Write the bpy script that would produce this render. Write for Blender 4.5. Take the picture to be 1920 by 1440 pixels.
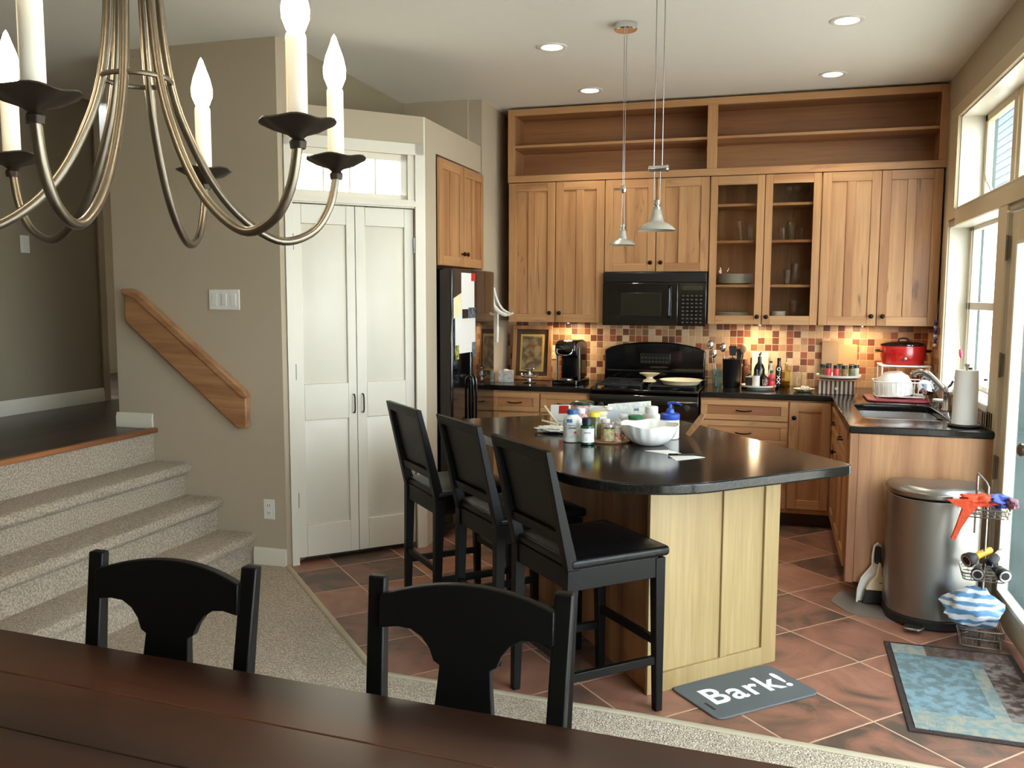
import bpy, bmesh, math, random
from mathutils import Vector, Matrix, noise
for o in list(bpy.data.objects): bpy.data.objects.remove(o)
random.seed(7)
PI = math.pi
SC = bpy.context.scene
COL = SC.collection
# ------------------------------------------------------------------ camera
cd = bpy.data.cameras.new('camera'); cam = bpy.data.objects.new('camera', cd); COL.objects.link(cam)
cd.sensor_width = 36; cd.lens = 1636.12 / 1920 * 36; cd.clip_start = .02
r_, d_, f_ = Vector((.95874, .28426, .00294)), Vector((.03101, -.09429, -.99506)), Vector((-.28258, .95410, -.09922))
cam.matrix_world = Matrix(((r_.x, -d_.x, -f_.x, 0), (r_.y, -d_.y, -f_.y, 0), (r_.z, -d_.z, -f_.z, 1.56), (0, 0, 0, 1)))
SC.camera = cam
# ------------------------------------------------------------------ view, world, daylight
SC.view_settings.view_transform = 'Standard'; SC.view_settings.look = 'None'
SC.view_settings.gamma = 1; SC.view_settings.use_curve_mapping = False
SC.view_settings.exposure = 0.40
SC.cycles.use_denoising = True
SC.cycles.max_bounces = 8; SC.cycles.diffuse_bounces = 5; SC.cycles.glossy_bounces = 4
SC.cycles.transmission_bounces = 6; SC.cycles.transparent_max_bounces = 16
SC.cycles.sample_clamp_indirect = 6; SC.cycles.caustics_reflective = False; SC.cycles.caustics_refractive = False
W = bpy.data.worlds.new('sky'); SC.world = W; W.use_nodes = True
bg = W.node_tree.nodes['Background']; bg.inputs[0].default_value = (.82, .91, 1, 1); bg.inputs[1].default_value = 11
def area_light(name, loc, rot, sx, sy, power, col, spread=PI, shape='RECTANGLE'):
    l = bpy.data.lights.new(name, 'AREA'); l.shape = shape; l.size = sx; l.size_y = sy; l.energy = power; l.color = col
    l.spread = spread; o = bpy.data.objects.new(name, l); COL.objects.link(o); o.location = loc; o.rotation_euler = rot
    return o
def portal(name, loc, rot, sx, sy):
    o = area_light(name, loc, rot, sx, sy, 1, (1, 1, 1)); o.data.cycles.is_portal = True
    return o
portal('window_portal', (1.29, 5.53, 1.52), (0, PI/2, 0), 1.0, 1.32)
portal('transom_portal', (1.29, 4.0, 2.38), (0, PI/2, 0), .56, 4.0)
portal('glass_door_portal', (1.29, 2.05, 1.05), (0, PI/2, 0), 1.9, 5.3)
sun = bpy.data.objects.new('sun', bpy.data.lights.new('sun', 'SUN')); COL.objects.link(sun)
sun.data.energy = 7; sun.data.angle = .02; sun.data.color = (1, .95, .87)
sun.rotation_euler = (math.radians(8), math.radians(-38), 0)

# ------------------------------------------------------------------ materials
def nt(name):
    m = bpy.data.materials.new(name); m.use_nodes = True
    return m, m.node_tree.nodes, m.node_tree.links, m.node_tree.nodes['Principled BSDF']
def lin(c):
    return tuple(((x/255) / 12.92 if x/255 <= .04045 else ((x/255 + .055) / 1.055) ** 2.4) for x in c) + (1,)
MC = {}
def mat(name, rgb, rough=.5, metal=0, **k):
    if name in MC: return MC[name]
    m, N, L, B = nt(name)
    B.inputs['Base Color'].default_value = lin(rgb); B.inputs['Roughness'].default_value = rough
    B.inputs['Metallic'].default_value = metal
    v = k.get('vary', .08)
    tc = N.new('ShaderNodeTexCoord'); nz = N.new('ShaderNodeTexNoise'); nz.inputs['Scale'].default_value = k.get('scale', 14)
    nz.inputs['Detail'].default_value = 4
    L.new(tc.outputs['Object'], nz.inputs['Vector'])
    if k.get('rgb2'):
        mx = N.new('ShaderNodeMix'); mx.data_type = 'RGBA'
        mx.inputs[6].default_value = lin(rgb); mx.inputs[7].default_value = lin(k['rgb2'])
        rp = N.new('ShaderNodeValToRGB'); rp.color_ramp.elements[0].position = .42; rp.color_ramp.elements[1].position = .58
        L.new(nz.outputs['Fac'], rp.inputs[0]); L.new(rp.outputs[0], mx.inputs[0]); L.new(mx.outputs[2], B.inputs['Base Color'])
    elif v:
        hs = N.new('ShaderNodeHueSaturation'); hs.inputs['Color'].default_value = lin(rgb)
        mr = N.new('ShaderNodeMapRange'); mr.inputs[3].default_value = 1 - v; mr.inputs[4].default_value = 1 + v
        L.new(nz.outputs['Fac'], mr.inputs[0]); L.new(mr.outputs[0], hs.inputs['Value']); L.new(hs.outputs[0], B.inputs['Base Color'])
    if k.get('bump'):
        bp = N.new('ShaderNodeBump'); bp.inputs['Strength'].default_value = k['bump']; bp.inputs['Distance'].default_value = k.get('bd', .01)
        n2 = N.new('ShaderNodeTexNoise'); n2.inputs['Scale'].default_value = k.get('bscale', 200); L.new(tc.outputs['Object'], n2.inputs['Vector'])
        L.new(n2.outputs['Fac'], bp.inputs['Height']); L.new(bp.outputs[0], B.inputs['Normal'])
    if 'spec' in k: B.inputs['Specular IOR Level'].default_value = k['spec']
    if k.get('coat'): B.inputs['Coat Weight'].default_value = k['coat']; B.inputs['Coat Roughness'].default_value = k.get('crough', .1)
    if k.get('trans'): B.inputs['Transmission Weight'].default_value = k['trans']; B.inputs['IOR'].default_value = 1.45
    if k.get('sheen'): B.inputs['Sheen Weight'].default_value = k['sheen']
    MC[name] = m
    return m
def emit(name, rgb, s):
    m, N, L, B = nt(name); B.inputs['Base Color'].default_value = (0.8, .8, .8, 1)
    B.inputs['Emission Color'].default_value = rgb + (1,); B.inputs['Emission Strength'].default_value = s
    MC[name] = m
    return m
def wood(name, light, dark, axis='Z', rough=.42, board=9, streak=.35, coat=.15):
    m, N, L, B = nt(name)
    tc = N.new('ShaderNodeTexCoord'); oi = N.new('ShaderNodeObjectInfo')
    add = N.new('ShaderNodeVectorMath'); add.operation = 'ADD'
    sc = N.new('ShaderNodeVectorMath'); sc.operation = 'SCALE'; sc.inputs[3].default_value = 37.0
    cm = N.new('ShaderNodeCombineXYZ')
    for i in range(3): L.new(oi.outputs['Random'], cm.inputs[i])
    L.new(cm.outputs[0], sc.inputs[0]); L.new(tc.outputs['Object'], add.inputs[0]); L.new(sc.outputs[0], add.inputs[1])
    def stretched(k, along, scale, det, dist=0):
        mp = N.new('ShaderNodeMapping'); s = [k, k, k]; s['XYZ'.index(axis)] = along
        mp.inputs['Scale'].default_value = s; L.new(add.outputs[0], mp.inputs[0])
        n = N.new('ShaderNodeTexNoise'); n.inputs['Scale'].default_value = scale; n.inputs['Detail'].default_value = det
        n.inputs['Distortion'].default_value = dist; L.new(mp.outputs[0], n.inputs['Vector']); return n
    a = stretched(1, .07, board, 2); b = stretched(1, .05, 70, 6, .5); c = stretched(1, .12, 16, 4, 1.4)
    rp = N.new('ShaderNodeValToRGB'); e = rp.color_ramp.elements
    e[0].position = .34; e[0].color = lin(dark); e[1].position = .60; e[1].color = lin(light)
    mid = e.new(.47); mid.color = lin(tuple(light[i]*.62 + dark[i]*.38 for i in range(3)))
    L.new(a.outputs['Fac'], rp.inputs[0])
    mr = N.new('ShaderNodeMapRange'); mr.inputs[1].default_value = .3; mr.inputs[2].default_value = .7; mr.inputs[3].default_value = .86; mr.inputs[4].default_value = 1.08
    L.new(b.outputs['Fac'], mr.inputs[0])
    mu = N.new('ShaderNodeMix'); mu.data_type = 'RGBA'; mu.blend_type = 'MULTIPLY'; mu.inputs[0].default_value = 1
    L.new(rp.outputs[0], mu.inputs[6]); L.new(mr.outputs[0], mu.inputs[7])
    r2 = N.new('ShaderNodeValToRGB'); r2.color_ramp.elements[0].position = .63; r2.color_ramp.elements[1].position = .72
    r2.color_ramp.elements[0].color = (0, 0, 0, 1); r2.color_ramp.elements[1].color = (streak, streak, streak, 1)
    L.new(c.outputs['Fac'], r2.inputs[0])
    m2 = N.new('ShaderNodeMix'); m2.data_type = 'RGBA'; L.new(r2.outputs[0], m2.inputs[0]); L.new(mu.outputs[2], m2.inputs[6])
    m2.inputs[7].default_value = lin(tuple(x*.55 for x in dark)); L.new(m2.outputs[2], B.inputs['Base Color'])
    B.inputs['Roughness'].default_value = rough; B.inputs['Coat Weight'].default_value = coat; B.inputs['Coat Roughness'].default_value = .25
    MC[name] = m
    return m
HL, HD = (188, 142, 96), (162, 112, 72)
wood('hick_v', HL, HD, 'Z'); wood('hick_h', (190, 144, 98), (164, 114, 74), 'X')
wood('hick_p', (190, 144, 98), (154, 104, 66), 'Z', board=7, streak=.7)
wood('hick_b', (186, 134, 88), (150, 98, 62), 'X', board=5, streak=.2)
wood('hick_y', (206, 150, 100), (160, 100, 62), 'Y', board=6, streak=.3)
wood('end_panel', (180, 134, 92), (148, 102, 68), 'Z', board=8, streak=.35)
wood('maple', (152, 130, 88), (138, 114, 72), 'Z', board=8, streak=.06)
wood('maple_side', (190, 138, 94), (140, 92, 60), 'Z', board=8, streak=.1)
wood('rail_oak', (180, 134, 92), (154, 106, 70), 'X', board=14, streak=.15)
wood('table_top', (90, 52, 34), (46, 25, 17), 'X', rough=.27, board=5, streak=.5, coat=.3)
wood('landing_wood', (66, 50, 44), (34, 26, 24), 'Y', rough=.35, board=9, streak=.2)
wood('nosing', (166, 108, 66), (128, 78, 46), 'Y', board=14)
mat('black_wood', (8, 8, 7), .42, vary=.15, spec=.22); mat('black_paint', (16, 16, 17), .28, vary=.1, coat=.3)
mat('leather', (9, 8, 8), .4, spec=.28, bump=.25, bscale=90, bd=.004); mat('bronze', (38, 26, 20), .38, .7)
mat('wall', (184, 170, 148), .85, vary=.02, bump=.04, bscale=120); mat('wall_shade', (150, 138, 116), .85, vary=.02)  # second, darker wall copy: same paint with dim light put into its colour
mat('ceiling', (240, 238, 230), .9, vary=.015); mat('white_trim', (226, 220, 204), .4, vary=.015, coat=.1)
mat('cream_trim', (208, 190, 158), .55, vary=.015); mat('white_plastic', (232, 230, 222), .35, vary=.01)
mat('black_gloss', (8, 8, 9), .09, vary=0, coat=.6, crough=.04); mat('black_plastic', (18, 18, 19), .32, vary=.05)
mat('dark_glass', (36, 34, 28), .12, vary=.05); mat('chrome', (220, 220, 222), .14, 1, vary=0)
mat('steel', (150, 146, 140), .3, 1, vary=.05); mat('brushed', (150, 148, 144), .32, .95, vary=.05, scale=4)
mat('nickel', (128, 120, 106), .36, 1, vary=.06); mat('iron', (52, 44, 36), .5, .5, vary=.1)
mat('satin_steel', (205, 205, 205), .3, 1, vary=0); mat('white_ceramic', (240, 238, 232), .18, vary=.01, coat=.4); mat('cream', (240, 226, 190), .3, vary=.02)
mat('paper', (236, 236, 232), .8, vary=.02); mat('grey_print', (120, 122, 126), .8); mat('key_print', (62, 62, 60), .6); mat('red', (196, 40, 32), .35)
mat('carpet', (214, 196, 170), .95, rgb2=(168, 148, 122), scale=110, bump=1.0, bscale=150, bd=.02, sheen=.3)
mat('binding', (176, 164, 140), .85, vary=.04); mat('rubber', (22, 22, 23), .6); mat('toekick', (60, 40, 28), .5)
def quartz():
    m, N, L, B = nt('quartz'); tc = N.new('ShaderNodeTexCoord'); v = N.new('ShaderNodeTexNoise'); v.inputs['Scale'].default_value = 420
    L.new(tc.outputs['Object'], v.inputs['Vector']); rp = N.new('ShaderNodeValToRGB'); L.new(v.outputs['Fac'], rp.inputs[0])
    rp.color_ramp.elements[0].position = .5; rp.color_ramp.elements[0].color = (.006, .0055, .005, 1)
    rp.color_ramp.elements[1].position = .72; rp.color_ramp.elements[1].color = (.028, .026, .022, 1)
    L.new(rp.outputs[0], B.inputs['Base Color']); B.inputs['Roughness'].default_value = .14; B.inputs['Specular IOR Level'].default_value = .4
    MC['quartz'] = m
quartz()
def glass(name, tint=(1, 1, 1), ior=1.45, rough=.0):
    m, N, L, B = nt(name); N.remove(B); out = N['Material Output']
    tr = N.new('ShaderNodeBsdfTransparent'); tr.inputs[0].default_value = tint + (1,)
    gl = N.new('ShaderNodeBsdfGlossy'); gl.inputs['Roughness'].default_value = rough
    fr = N.new('ShaderNodeFresnel'); fr.inputs[0].default_value = ior; mx = N.new('ShaderNodeMixShader')
    ge = N.new('ShaderNodeNewGeometry'); iv = N.new('ShaderNodeMath'); iv.operation = 'SUBTRACT'; iv.inputs[0].default_value = 1; L.new(ge.outputs['Backfacing'], iv.inputs[1])
    ml = N.new('ShaderNodeMath'); ml.operation = 'MULTIPLY'; L.new(fr.outputs[0], ml.inputs[0]); L.new(iv.outputs[0], ml.inputs[1])
    L.new(ml.outputs[0], mx.inputs[0]); L.new(tr.outputs[0], mx.inputs[1]); L.new(gl.outputs[0], mx.inputs[2]); L.new(mx.outputs[0], out.inputs[0])
    MC[name] = m
    return m
glass('glass', (.96, .98, .97), 1.33); glass('cab_glass', (.86, .84, .80), 1.2); glass('thin_glass', (.97, .98, .98), 1.6)
glass('blue_glass', (.78, .93, .97), 1.5); glass('green_glass', (.12, .28, .2), 1.5); glass('amber_glass', (.5, .36, .08), 1.5)
glass('oil_glass', (.8, .82, .5), 1.5); mc_ = glass('clear_mat', (.8, .79, .77), 1.5, .3); _n = mc_.node_tree.nodes; _l = mc_.node_tree.links; _d = _n.new('ShaderNodeBsdfDiffuse'); _d.inputs[0].default_value = (.42, .38, .34, 1)
_x = _n.new('ShaderNodeMixShader'); _x.inputs[0].default_value = .4; _s = [n for n in _n if n.type == 'MIX_SHADER' and n != _x][0]; _l.new(_s.outputs[0], _x.inputs[1]); _l.new(_d.outputs[0], _x.inputs[2]); _l.new(_x.outputs[0], _n['Material Output'].inputs[0])
def grid_nodes(N, L, coord_out, ang, pitch, ox, oy, axes=(0, 1)):
    """returns (cell vector socket, grout mask socket, fraction u, fraction v)"""
    sp = N.new('ShaderNodeSeparateXYZ')
    def mth(op, a, b=None):
        n = N.new('ShaderNodeMath'); n.operation = op
        for i, q in enumerate((a, b)):
            if q is None: continue
            if isinstance(q, (int, float)): n.inputs[i].default_value = q
            else: L.new(q, n.inputs[i])
        return n.outputs[0]
    L.new(coord_out, sp.inputs[0]); X, Y = sp.outputs[axes[0]], sp.outputs[axes[1]]
    X = mth('SUBTRACT', X, ox); Y = mth('SUBTRACT', Y, oy); c, s = math.cos(ang)/pitch, math.sin(ang)/pitch
    u = mth('ADD', mth('MULTIPLY', X, c), mth('MULTIPLY', Y, s)); v = mth('SUBTRACT', mth('MULTIPLY', Y, c), mth('MULTIPLY', X, s))
    fu, fv = mth('FRACT', u), mth('FRACT', v); cu, cv = mth('FLOOR', u), mth('FLOOR', v)
    cb = N.new('ShaderNodeCombineXYZ'); L.new(cu, cb.inputs[0]); L.new(cv, cb.inputs[1])
    eu = mth('MINIMUM', fu, mth('SUBTRACT', 1, fu)); ev = mth('MINIMUM', fv, mth('SUBTRACT', 1, fv))
    return cb.outputs[0], mth('MINIMUM', eu, ev), mth
def floor_tiles():
    m, N, L, B = nt('terracotta_tiles'); tc = N.new('ShaderNodeTexCoord')
    cell, edge, mth = grid_nodes(N, L, tc.outputs['Object'], PI/4, .3925, .41, 3.343)
    wn = N.new('ShaderNodeTexWhiteNoise'); wn.noise_dimensions = '3D'; L.new(cell, wn.inputs[0])
    off = N.new('ShaderNodeVectorMath'); off.operation = 'MULTIPLY_ADD'; L.new(wn.outputs['Color'], off.inputs[0]); off.inputs[1].default_value = (9, 9, 9); L.new(tc.outputs['Object'], off.inputs[2])
    n1 = N.new('ShaderNodeTexNoise'); n1.inputs['Scale'].default_value = 3.4; n1.inputs['Detail'].default_value = 6; n1.inputs['Distortion'].default_value = 1.2
    n1.inputs['Roughness'].default_value = .62; L.new(off.outputs[0], n1.inputs['Vector'])
    sh = mth('ADD', n1.outputs['Fac'], mth('MULTIPLY', mth('SUBTRACT', wn.outputs['Value'], .5), .30))
    rp = N.new('ShaderNodeValToRGB'); e = rp.color_ramp.elements; e[0].position = .33; e[0].color = lin((82, 68, 58)); e[1].position = .74; e[1].color = lin((160, 116, 96))
    x = e.new(.44); x.color = lin((120, 86, 70)); x = e.new(.55); x.color = lin((140, 96, 78)); L.new(sh, rp.inputs[0])
    gr = mth('GREATER_THAN', edge, .0095); mx = N.new('ShaderNodeMix'); mx.data_type = 'RGBA'; mx.inputs[6].default_value = lin((196, 160, 132))
    L.new(gr, mx.inputs[0]); L.new(rp.outputs[0], mx.inputs[7]); L.new(mx.outputs[2], B.inputs['Base Color'])
    B.inputs['Roughness'].default_value = .42; bp = N.new('ShaderNodeBump'); bp.inputs['Strength'].default_value = .4; bp.inputs['Distance'].default_value = .004
    ed = mth('MINIMUM', mth('MULTIPLY', edge, 50), 1); hh = mth('ADD', ed, mth('MULTIPLY', n1.outputs['Fac'], .6)); L.new(hh, bp.inputs['Height']); L.new(bp.outputs[0], B.inputs['Normal'])
    MC['floor_tiles'] = m
floor_tiles()
def mosaic(name, axes):
    m, N, L, B = nt(name); tc = N.new('ShaderNodeTexCoord')
    cell, edge, mth = grid_nodes(N, L, tc.outputs['Object'], 0, .0505, .01, .914, axes)
    wn = N.new('ShaderNodeTexWhiteNoise'); wn.noise_dimensions = '3D'; L.new(cell, wn.inputs[0])
    rp = N.new('ShaderNodeValToRGB'); rp.color_ramp.interpolation = 'CONSTANT'; e = rp.color_ramp.elements
    e[0].color = lin((206, 170, 128)); e[1].position = .28; e[1].color = lin((190, 150, 108))
    for p, c in ((.45, (172, 128, 92)), (.56, (150, 84, 54)), (.70, (112, 64, 42)), (.84, (134, 96, 62)), (.93, (212, 182, 146))):
        q = e.new(p); q.color = lin(c)
    L.new(wn.outputs['Value'], rp.inputs[0]); nz = N.new('ShaderNodeTexNoise'); nz.inputs['Scale'].default_value = 60; nz.inputs['Detail'].default_value = 5; L.new(tc.outputs['Object'], nz.inputs['Vector'])
    hs = N.new('ShaderNodeHueSaturation'); L.new(rp.outputs[0], hs.inputs['Color']); L.new(mth('ADD', mth('MULTIPLY', nz.outputs['Fac'], .4), .8), hs.inputs['Value'])
    mx = N.new('ShaderNodeMix'); mx.data_type = 'RGBA'; mx.inputs[6].default_value = lin((198, 172, 140)); L.new(mth('GREATER_THAN', edge, .04), mx.inputs[0])
    L.new(hs.outputs[0], mx.inputs[7]); L.new(mx.outputs[2], B.inputs['Base Color']); B.inputs['Roughness'].default_value = .35
    bp = N.new('ShaderNodeBump'); bp.inputs['Strength'].default_value = .5; bp.inputs['Distance'].default_value = .002; L.new(mth('MINIMUM', mth('MULTIPLY', edge, 12), 1), bp.inputs['Height']); L.new(bp.outputs[0], B.inputs['Normal'])
    MC[name] = m
mosaic('mosaic_x', (0, 2)); mosaic('mosaic_y', (1, 2))

# ------------------------------------------------------------------ mesh builder
class MB:
    def __init__(s): s.v = []; s.f = []; s.m = []; s.M = Matrix(); s.mi = 0
    def add(s, vs, fs):
        b = len(s.v); s.v += [tuple(s.M @ Vector(p)) for p in vs]
        for f in fs: s.f.append([b+i for i in f]); s.m.append(s.mi)
        return s
    def box(s, x0, y0, z0, x1, y1, z1):
        if x0 > x1: x0, x1 = x1, x0
        if y0 > y1: y0, y1 = y1, y0
        if z0 > z1: z0, z1 = z1, z0
        return s.add([(x0,y0,z0),(x1,y0,z0),(x1,y1,z0),(x0,y1,z0),(x0,y0,z1),(x1,y0,z1),(x1,y1,z1),(x0,y1,z1)],
            [(0,3,2,1),(4,5,6,7),(0,1,5,4),(1,2,6,5),(2,3,7,6),(3,0,4,7)])
    def prism(s, pts, z0, z1, ax='z'):
        n = len(pts)
        area = sum(pts[i][0]*pts[(i+1)%n][1] - pts[(i+1)%n][0]*pts[i][1] for i in range(n))
        if area < 0: pts = pts[::-1]
        def q(p, z): return (p[0], p[1], z) if ax == 'z' else ((p[0], z, p[1]) if ax == 'y' else (z, p[0], p[1]))
        vs = [q(p, z0) for p in pts] + [q(p, z1) for p in pts]
        fs = [list(range(n))[::-1], [n+i for i in range(n)]] + [[i, (i+1) % n, n+(i+1) % n, n+i] for i in range(n)]
        if ax == 'y': fs = [f[::-1] for f in fs]
        return s.add(vs, fs)
    def lathe(s, prof, c=(0,0,0), n=24, ax='z', a0=0, wav=None, cap=True):
        vs = []; fs = []; k = len(prof)
        for i in range(n):
            a = a0 + 2*PI*i/n
            for j, (r, z) in enumerate(prof):
                rr = r; zz = z
                if wav: rr, zz = wav(r, z, a, j)
                x, y = rr*math.cos(a), rr*math.sin(a)
                p = (x, y, zz) if ax == 'z' else ((x, zz, -y) if ax == 'y' else (zz, x, y))
                vs.append((p[0]+c[0], p[1]+c[1], p[2]+c[2]))
        for i in range(n):
            i2 = (i+1) % n
            for j in range(k-1):
                a_, b_ = prof[j][0] < 1e-6, prof[j+1][0] < 1e-6
                if not (a_ and b_): fs.append((i*k+j, i2*k+j, i2*k+j+1, i*k+j+1))
        if cap and prof[0][0] > 1e-5: fs.append([i*k for i in range(n)][::-1])
        if cap and prof[-1][0] > 1e-5: fs.append([i*k+k-1 for i in range(n)])
        return s.add(vs, fs)
    def shell(s, prof, t=.002, c=(0,0,0), n=24):      # open vessel: outer profile then inner
        inner = [(max(r-t, 0), z+(t if i == 0 else 0)) for i, (r, z) in enumerate(prof)]
        p = [(0, prof[0][1])] + list(prof) + inner[::-1] + [(0, prof[0][1]+t)]
        return s.lathe(p, c, n)
    def cyl(s, c, r, h, n=20, ax='z', r2=None):
        return s.lathe([(r, 0), (r if r2 is None else r2, h)], c, n, ax)
    def tube(s, pts, r, n=8, closed=False, flat=1.0):
        P = [Vector(p) for p in pts]; k = len(P); rs = r if isinstance(r, (list, tuple)) else [r]*k
        up = None; vs = []
        for i in range(k):
            a = P[(i-1) % k] if (i or closed) else P[0]; b = P[(i+1) % k] if (i < k-1 or closed) else P[-1]
            t = (b-a).normalized()
            if up is None:
                up = Vector((0,0,1)) if abs(t.z) < .9 else Vector((1,0,0))
            sd = t.cross(up).normalized(); up = sd.cross(t).normalized()
            for j in range(n):
                g = 2*PI*j/n; q = P[i] + sd*math.cos(g)*rs[i] + up*math.sin(g)*rs[i]*flat; vs.append(tuple(q))
        fs = []
        for i in range(k if closed else k-1):
            i2 = (i+1) % k
            for j in range(n): fs.append((i*n+j, i*n+(j+1) % n, i2*n+(j+1) % n, i2*n+j))
        if not closed: fs += [list(range(n))[::-1], [(k-1)*n+j for j in range(n)]]
        return s.add(vs, fs)
    def taper(s, c0, a0, b0, c1, a1, b1):              # a box from rect (a0 x b0) at c0 to rect (a1 x b1) at c1
        vs = [(c[0]+sx*a, c[1]+sy*b, c[2]) for c, a, b in ((c0, a0/2, b0/2), (c1, a1/2, b1/2)) for sx, sy in ((-1,-1),(1,-1),(1,1),(-1,1))]
        fs = [(0,3,2,1),(4,5,6,7),(0,1,5,4),(1,2,6,5),(2,3,7,6),(3,0,4,7)]
        if c0[2] > c1[2]: fs = [f[::-1] for f in fs]
        return s.add(vs, fs)
    def blob(s, c, rx, ry, rz, amp=.2, freq=3, seed=0, n=28, k=16):
        vs = []; fs = []
        for j in range(k+1):
            th = PI*j/k
            for i in range(n):
                a = 2*PI*i/n; d = Vector((math.sin(th)*math.cos(a), math.sin(th)*math.sin(a), -math.cos(th)))
                q = 1 + amp*noise.noise(d*freq + Vector((seed*7.3, seed, 0))) + amp*.5*abs(noise.noise(d*freq*2.7 + Vector((seed, 3, 1))))
                vs.append((c[0]+d.x*rx*q, c[1]+d.y*ry*q, c[2]+d.z*rz*q))
        for j in range(k):
            for i in range(n): fs.append((j*n+i, j*n+(i+1) % n, (j+1)*n+(i+1) % n, (j+1)*n+i))
        return s.add(vs, fs)
    def build(s, name, mats, parent=None, bevel=0, seg=2, smooth=40, loc=None, sub=0):
        me = bpy.data.meshes.new(name); me.from_pydata(s.v, [], s.f); me.update()
        if isinstance(mats, str): mats = [mats]
        for q in mats: me.materials.append(MC[q])
        for p, i in zip(me.polygons, s.m): p.material_index = min(i, len(mats)-1)
        bm = bmesh.new(); bm.from_mesh(me); bmesh.ops.remove_doubles(bm, verts=bm.verts, dist=1e-6) if sub else None
        bmesh.ops.recalc_face_normals(bm, faces=bm.faces); bm.to_mesh(me); bm.free()
        if smooth:
            me.polygons.foreach_set('use_smooth', [True]*len(me.polygons)); me.set_sharp_from_angle(angle=math.radians(smooth))
        o = bpy.data.objects.new(name, me); COL.objects.link(o)
        if parent is not None: o.parent = parent
        if loc is not None: o.location = loc
        if bevel:
            b = o.modifiers.new('bevel', 'BEVEL'); b.width = bevel; b.segments = seg; b.limit_method = 'ANGLE'; b.angle_limit = math.radians(40); b.harden_normals = False
        if sub:
            q = o.modifiers.new('sub', 'SUBSURF'); q.levels = q.render_levels = sub
        return o
def box(*a): return MB().box(*a)
def spline(pts, n=6):
    P = [Vector(p) for p in pts]; out = []
    for i in range(len(P)-1):
        a, b, c, d = P[max(i-1, 0)], P[i], P[i+1], P[min(i+2, len(P)-1)]
        for k in range(n):
            t = k/n; out.append(.5*((2*b) + (c-a)*t + (2*a-5*b+4*c-d)*t*t + (3*b-a-3*c+d)*t*t*t))
    out.append(P[-1]); return out
def tag(o, label, cat, group=None, kind=None):
    if label: o['label'] = label
    if cat: o['category'] = cat
    if group: o['group'] = group
    if kind: o['kind'] = kind
    return o
def thing(name, label, cat, loc=(0,0,0), rz=0, group=None, kind=None):
    o = bpy.data.objects.new(name, None); COL.objects.link(o); o.location = loc; o.rotation_euler = (0, 0, rz); o.empty_display_size = .05
    return tag(o, label, cat, group, kind)
def struct(name, label, cat, mb, mats, **k):
    return tag(mb.build(name, mats, **k), label, cat, None, 'structure')
def copy_tree(o, parent=None):
    c = o.copy(); COL.objects.link(c)
    if parent is not None: c.parent = parent
    for ch in list(o.children): copy_tree(ch, c)
    return c
def round_poly(pts, rad, n=6):
    """round the corners of a 2D polygon; rad is one radius or a list"""
    out = []; k = len(pts)
    for i in range(k):
        r = rad[i] if isinstance(rad, (list, tuple)) else rad
        p, a, b = Vector(pts[i]), Vector(pts[i-1]), Vector(pts[(i+1) % k])
        if r <= 0: out.append(tuple(p)); continue
        u, w = (a-p).normalized(), (b-p).normalized(); h = math.acos(max(-1, min(1, u.dot(w))))/2
        t = min(r/math.tan(h), (a-p).length*.49, (b-p).length*.49); r = t*math.tan(h); c = p + (u+w).normalized()*(r/math.sin(h))
        s0 = (p+u*t) - c; s1 = (p+w*t) - c; a0 = math.atan2(s0.y, s0.x); da = math.atan2(s1.y, s1.x) - a0
        while da > PI: da -= 2*PI
        while da < -PI: da += 2*PI
        for j in range(n+1): out.append((c.x + r*math.cos(a0+da*j/n), c.y + r*math.sin(a0+da*j/n)))
    return out

# ------------------------------------------------------------------ room shell
CZ = 2.965; RX = 1.07; BY = 6.74; LX = -2.03
def wall_x(mb, x0, x1, ys, zs, holes):                # wall in the YZ plane with rectangular holes
    Y = sorted(set([*ys] + [q for h in holes for q in h[:2]])); Z = sorted(set([*zs] + [q for h in holes for q in h[2:]]))
    for i in range(len(Y)-1):
        for j in range(len(Z)-1):
            cy, cz = (Y[i]+Y[i+1])/2, (Z[j]+Z[j+1])/2
            if not any(h[0] < cy < h[1] and h[2] < cz < h[3] for h in holes): mb.box(x0, Y[i], Z[j], x1, Y[i+1], Z[j+1])
    return mb
struct('floor', 'terracotta tile floor laid diagonally with pale grout', 'floor', box(-2.95, -2.6, -.1, 1.3, 6.8, 0), 'floor_tiles', smooth=0)
cp = [(-2.87, 4.33), (-2.645, 4.33), (-1.53, 3.175), (-.42, 3.115), (.43, 3.04), (1.07, 2.98), (1.07, -2.6), (-2.87, -2.6)]
struct('carpet', 'beige cut pile carpet of the dining area', 'carpet', MB().prism(cp, 0, .012), 'carpet')
bd = [(-2.645, 4.35, .013), (-1.53, 3.175, .013), (-.42, 3.115, .013), (.43, 3.04, .013), (1.06, 2.98, .013)]
struct('trim_1', 'bound beige edge of the carpet along the tiles', 'carpet edge', MB().tube([bd[0], (-1.55, 3.2, .013), bd[1], (-1.5, 3.173, .013), bd[2], bd[3], bd[4]], .017, 10, flat=.35), 'binding')
struct('ceiling', 'pale flat ceiling with recessed lights', 'ceiling', box(-6.5, -2.7, CZ, 1.3, 8.2, CZ+.1), 'ceiling', smooth=0)
struct('wall_back', 'beige kitchen back wall behind the cabinets', 'wall', box(-2.15, BY, 0, 1.25, BY+.12, CZ), 'wall', smooth=0)
WY0, WY1, WZ0, WZ1 = 4.89, 6.18, 1.02, 2.01           # side window
TY0, TY1, TZ0, TZ1 = 1.6, 5.97, 2.11, 2.66            # transom
DY0, DY1, DZ1 = 3.86, 4.70, 1.975                     # glass door
HOLES = [(WY0, WY1, WZ0, WZ1), (TY0, TY1, TZ0, TZ1), (DY0, DY1, -.01, DZ1), (-.6, 3.6, -.01, DZ1)]
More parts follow.
